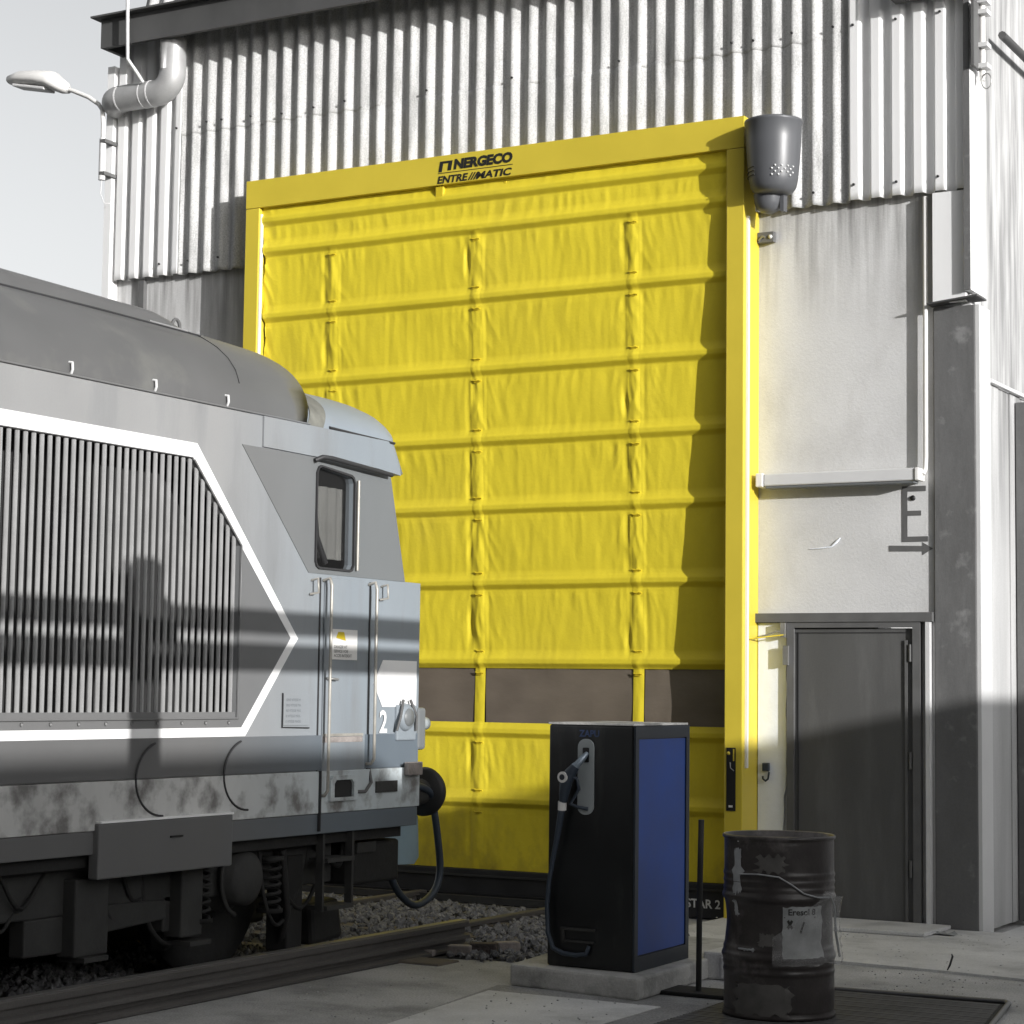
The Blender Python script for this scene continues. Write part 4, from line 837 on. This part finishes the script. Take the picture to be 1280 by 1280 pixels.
# grey pot-shaped cover right of the header
pt = thing('motor_cover', (-5.66, 13.9, 5.2), 'dark grey pot shaped plastic cover beside the top right door corner', 'cover')
MB().lathe([(0, .695), (.20, .695), (.213, .69), (.213, .672), (.204, .662), (.200, .54), (.190, .385), (.178, .26), (.165, .20), (.14, .165), (.09, .15), (0, .148)], (-5.665, 13.92, 5.09 - .02), 48).build('cover_shell', 'potgrey', pt)
for z in (.305, .335, .275): MB().tube([(-5.665 + .186 * cos(q), 13.92 + .186 * sin(q), 5.07 + z) for q in [rad(190 + 5 * k) for k in range(12)]], .004, 5).build('groove', 'seal', pt)
vc = Vector((5.665, -13.92, 0)).normalized(); q0 = math.atan2(vc.y, vc.x)
dot0 = None
for j in range(4):
    for i in range(8):
        if (i + j) % 2 or (j == 0 and i in (3, 4)): continue
        q = q0 + rad(-4 + i * 7.5); z = 5.33 + j * .022; rq = .178 + (z - 5.33) * .0857 + .002; p = (-5.665 + rq * cos(q), 13.92 + rq * sin(q), z)
        MB().lathe([(0, -.008), (.007, -.006), (.008, .002)], (0, 0, 0), 8, 'y').build('vent_dot', 'lightgrey', pt).location = Vector(p)
MB().lathe([(.11, .165), (.10, .10), (.085, .06), (.05, .035), (0, .03)], (-5.72, 13.96, 5.07), 24).build('cover_spout', 'potgrey', pt)
MB().box(-5.62, -5.59, 13.93, 14.0, 5.10, 5.23).build('cover_bracket', 'potgrey', pt)
# junction bracket, strip lamp, conduit
jb = thing('wall_bracket', (-5.82, 14.2, 4.97), 'small dark metal bracket on the wall below the pot cover', 'bracket')
MB().box(-5.895, -5.765, 14.17, 14.216, 4.935, 5.015).build('bracket_plate', 'frame_dark', jb, bevel=.004)
MB().lathe([(0, -.012), (.014, -.01), (.016, 0)], (-5.79, 14.17, 4.975), 10, 'y').build('bolt', 'lightgrey', jb)
MB().tube([(-5.88, 14.165, 4.95), (-5.85, 14.16, 4.98), (-5.83, 14.165, 4.975)], .008, 6).build('clip', 'metal', jb)
sp = thing('strip_lamp', (-5.25, 14.15, 3.17), 'long narrow strip lamp mounted across the pale wall', 'lamp')
MB().box(-5.80, -4.665, 14.07, 14.19, 3.115, 3.205).build('lamp_housing', 'lightgrey', sp, bevel=.01)
MB().box(-5.86, -5.802, 14.06, 14.20, 3.110, 3.21).build('lamp_end', 'offwhite', sp, bevel=.008)
MB().box(-4.663, -4.63, 14.06, 14.20, 3.115, 3.205).build('lamp_end', 'offwhite', sp, bevel=.008)
MB().box(-5.79, -4.67, 14.08, 14.18, 3.098, 3.114).build('lamp_lens', 'l_mid', sp, bevel=.006)
for x in (-5.5, -5.0): MB().box(x, x + .05, 14.191, 14.218, 3.13, 3.20).build('lamp_mount', 'frame_dark', sp)
co = MB().tube([(-4.612, 14.17, 5.15), (-4.612, 14.17, 4.2), (-4.614, 14.17, 3.28), (-4.618, 14.17, 3.20), (-4.628, 14.15, 3.165)], .017, 10).build('conduit_pipe', 'offwhite'); tag(co, 'thin white conduit running down the wall to the strip lamp', 'pipe')
# rod lever over the plaster strip, small lock
lv = thing('door_holder', (-5.75, 14.15, 2.05), 'thin metal stay rod above the white strip beside the grey door', 'stay')
MB().tube([(-5.88, 14.12, 2.01), (-5.72, 14.14, 2.065), (-5.66, 14.15, 2.05)], .006, 6).build('stay_rod', 'metal', lv)
MB().tube([(-5.93, 14.0, 2.0), (-5.66, 14.15, 2.04)], .005, 6).build('stay_rod', 'yellow_strap', lv)
MB().box(-5.695, -5.66, 14.14, 14.175, 2.02, 2.125).build('stay_box', 'metal', lv)
MB().box(-5.675, -5.635, 14.14, 14.163, 1.82, 1.96).build('stay_plate', 'metal', lv)
lk = thing('padlock_hasp', (-5.82, 14.19, 1.08), 'small dark blue padlock hanging on the white strip', 'lock')
MB().box(-5.845, -5.795, 14.165, 14.198, 1.055, 1.115).build('lock_body', 'nozzle', lk, bevel=.005)
MB().tube([(-5.795, 14.18, 1.05), (-5.80, 14.175, 1.0), (-5.82, 14.175, .985), (-5.84, 14.175, 1.0), (-5.842, 14.175, 1.02)], .008, 6).build('lock_hook', 'nozzle', lk)
# cable clamp at the upper right corner
cl = thing('cable_clamp', (-4.22, 14.3, 6.3), 'white steel cable clamp with wire loop on the upper right corner', 'clamp')
MB().tube([(-4.205, 14.22, 5.95), (-4.205, 14.22, 7.3)], .022, 10).build('clamp_post', 'offwhite', cl)
for z in (6.03, 6.18, 6.42, 6.50): MB().box(-4.24, -4.15, 14.16, 14.26, z, z + .035).build('clamp_plate', 'lightgrey', cl, bevel=.004)
MB().box(-4.235, -4.215, 14.05, 14.20, 6.02, 6.50).build('clamp_strap', 'frame_dark', cl)
MB().tube([(-4.17 + .035 * cos(q), 14.2, 5.94 + .055 * sin(q)) for q in [rad(90 + 24 * k) for k in range(16)]], .005, 6).build('wire_loop', 'metal', cl)

# litter and twig
tw = MB().tube([(-3.80, 12.03, .02), (-3.785, 12.03, .05), (-3.77, 12.035, .10), (-3.775, 12.035, .115)], [.004, .007, .007, .003], 6).build('twig', 'black'); tag(tw, 'short bent black twig standing up from the yard surface', 'twig')
lt = MB().grid(8, 5, lambda u, v: (-4.50 + .19 * u, 13.78 + .1 * v, .02 + .035 * abs(noise.noise(Vector((u * 5, v * 5, 1)))))).build('crumpled_paper', 'paper', fix=False); tag(lt, 'crumpled pale paper on the pavement before the dark column', 'litter')

# ============================================================ PLACES BEHIND AND BESIDE THE CAMERA
wh = thing('neighbour_warehouse', (19, 5, 0), 'long low warehouse across the yard to the right', 'building')
MB().box(15, 26, -25, 45, 0, 5.60).build('wall', 'offscreen', wh)
MB().box(14.98, 26, .9, 45, 5.60, 5.70).build('roof', 'fascia', wh)
MB().box(14.98, 26, -25, .9, 5.60, 5.89).build('roof', 'fascia', wh)
dp = thing('sky_blocker', (-14, -12, 0), 'tall dark depot block behind the yard, added to cut sky light', 'building')
MB().box(-45, 9, -16, -9, 0, 18).build('wall', 'offscreen', dp)  # unseen block, added to keep sky light off the facade and yard
MB().box(-45.3, 9.3, -16.3, -8.7, 18.0, 18.4).build('roof', 'fascia', dp)
rk = thing('pipe_rack', (1.2, 2, 0), 'steel pipe rack with two level pipes along the yard', 'pipe rack')
MB().box(1.14, 1.26, -6, 7.85, 3.615, 3.725).build('pipe', 'galv', rk)
MB().box(1.14, 1.26, -6, 7.85, 3.41, 3.54).build('pipe', 'galv', rk)
MB().box(1.12, 1.28, 4.79, 4.97, -.01, 3.95).build('post', 'under2', rk)
MB().add([(1.17, 4.70, 3.40), (1.23, 4.70, 3.40), (1.17, 4.70, 3.95), (1.23, 4.70, 3.95), (1.17, 5.12, 3.40), (1.23, 5.12, 3.40), (1.17, 5.12, 3.72), (1.23, 5.12, 3.72)], [(0, 1, 3, 2), (4, 6, 7, 5), (0, 4, 5, 1), (2, 3, 7, 6), (0, 2, 6, 4), (1, 5, 7, 3)]).build('gusset', 'under2', rk)
MB().box(1.12, 1.28, -5.6, -5.42, -.01, 3.75).build('post', 'under2', rk)
MB().box(1.12, 1.28, 7.67, 7.84, -.01, 3.60).build('post', 'under2', rk)
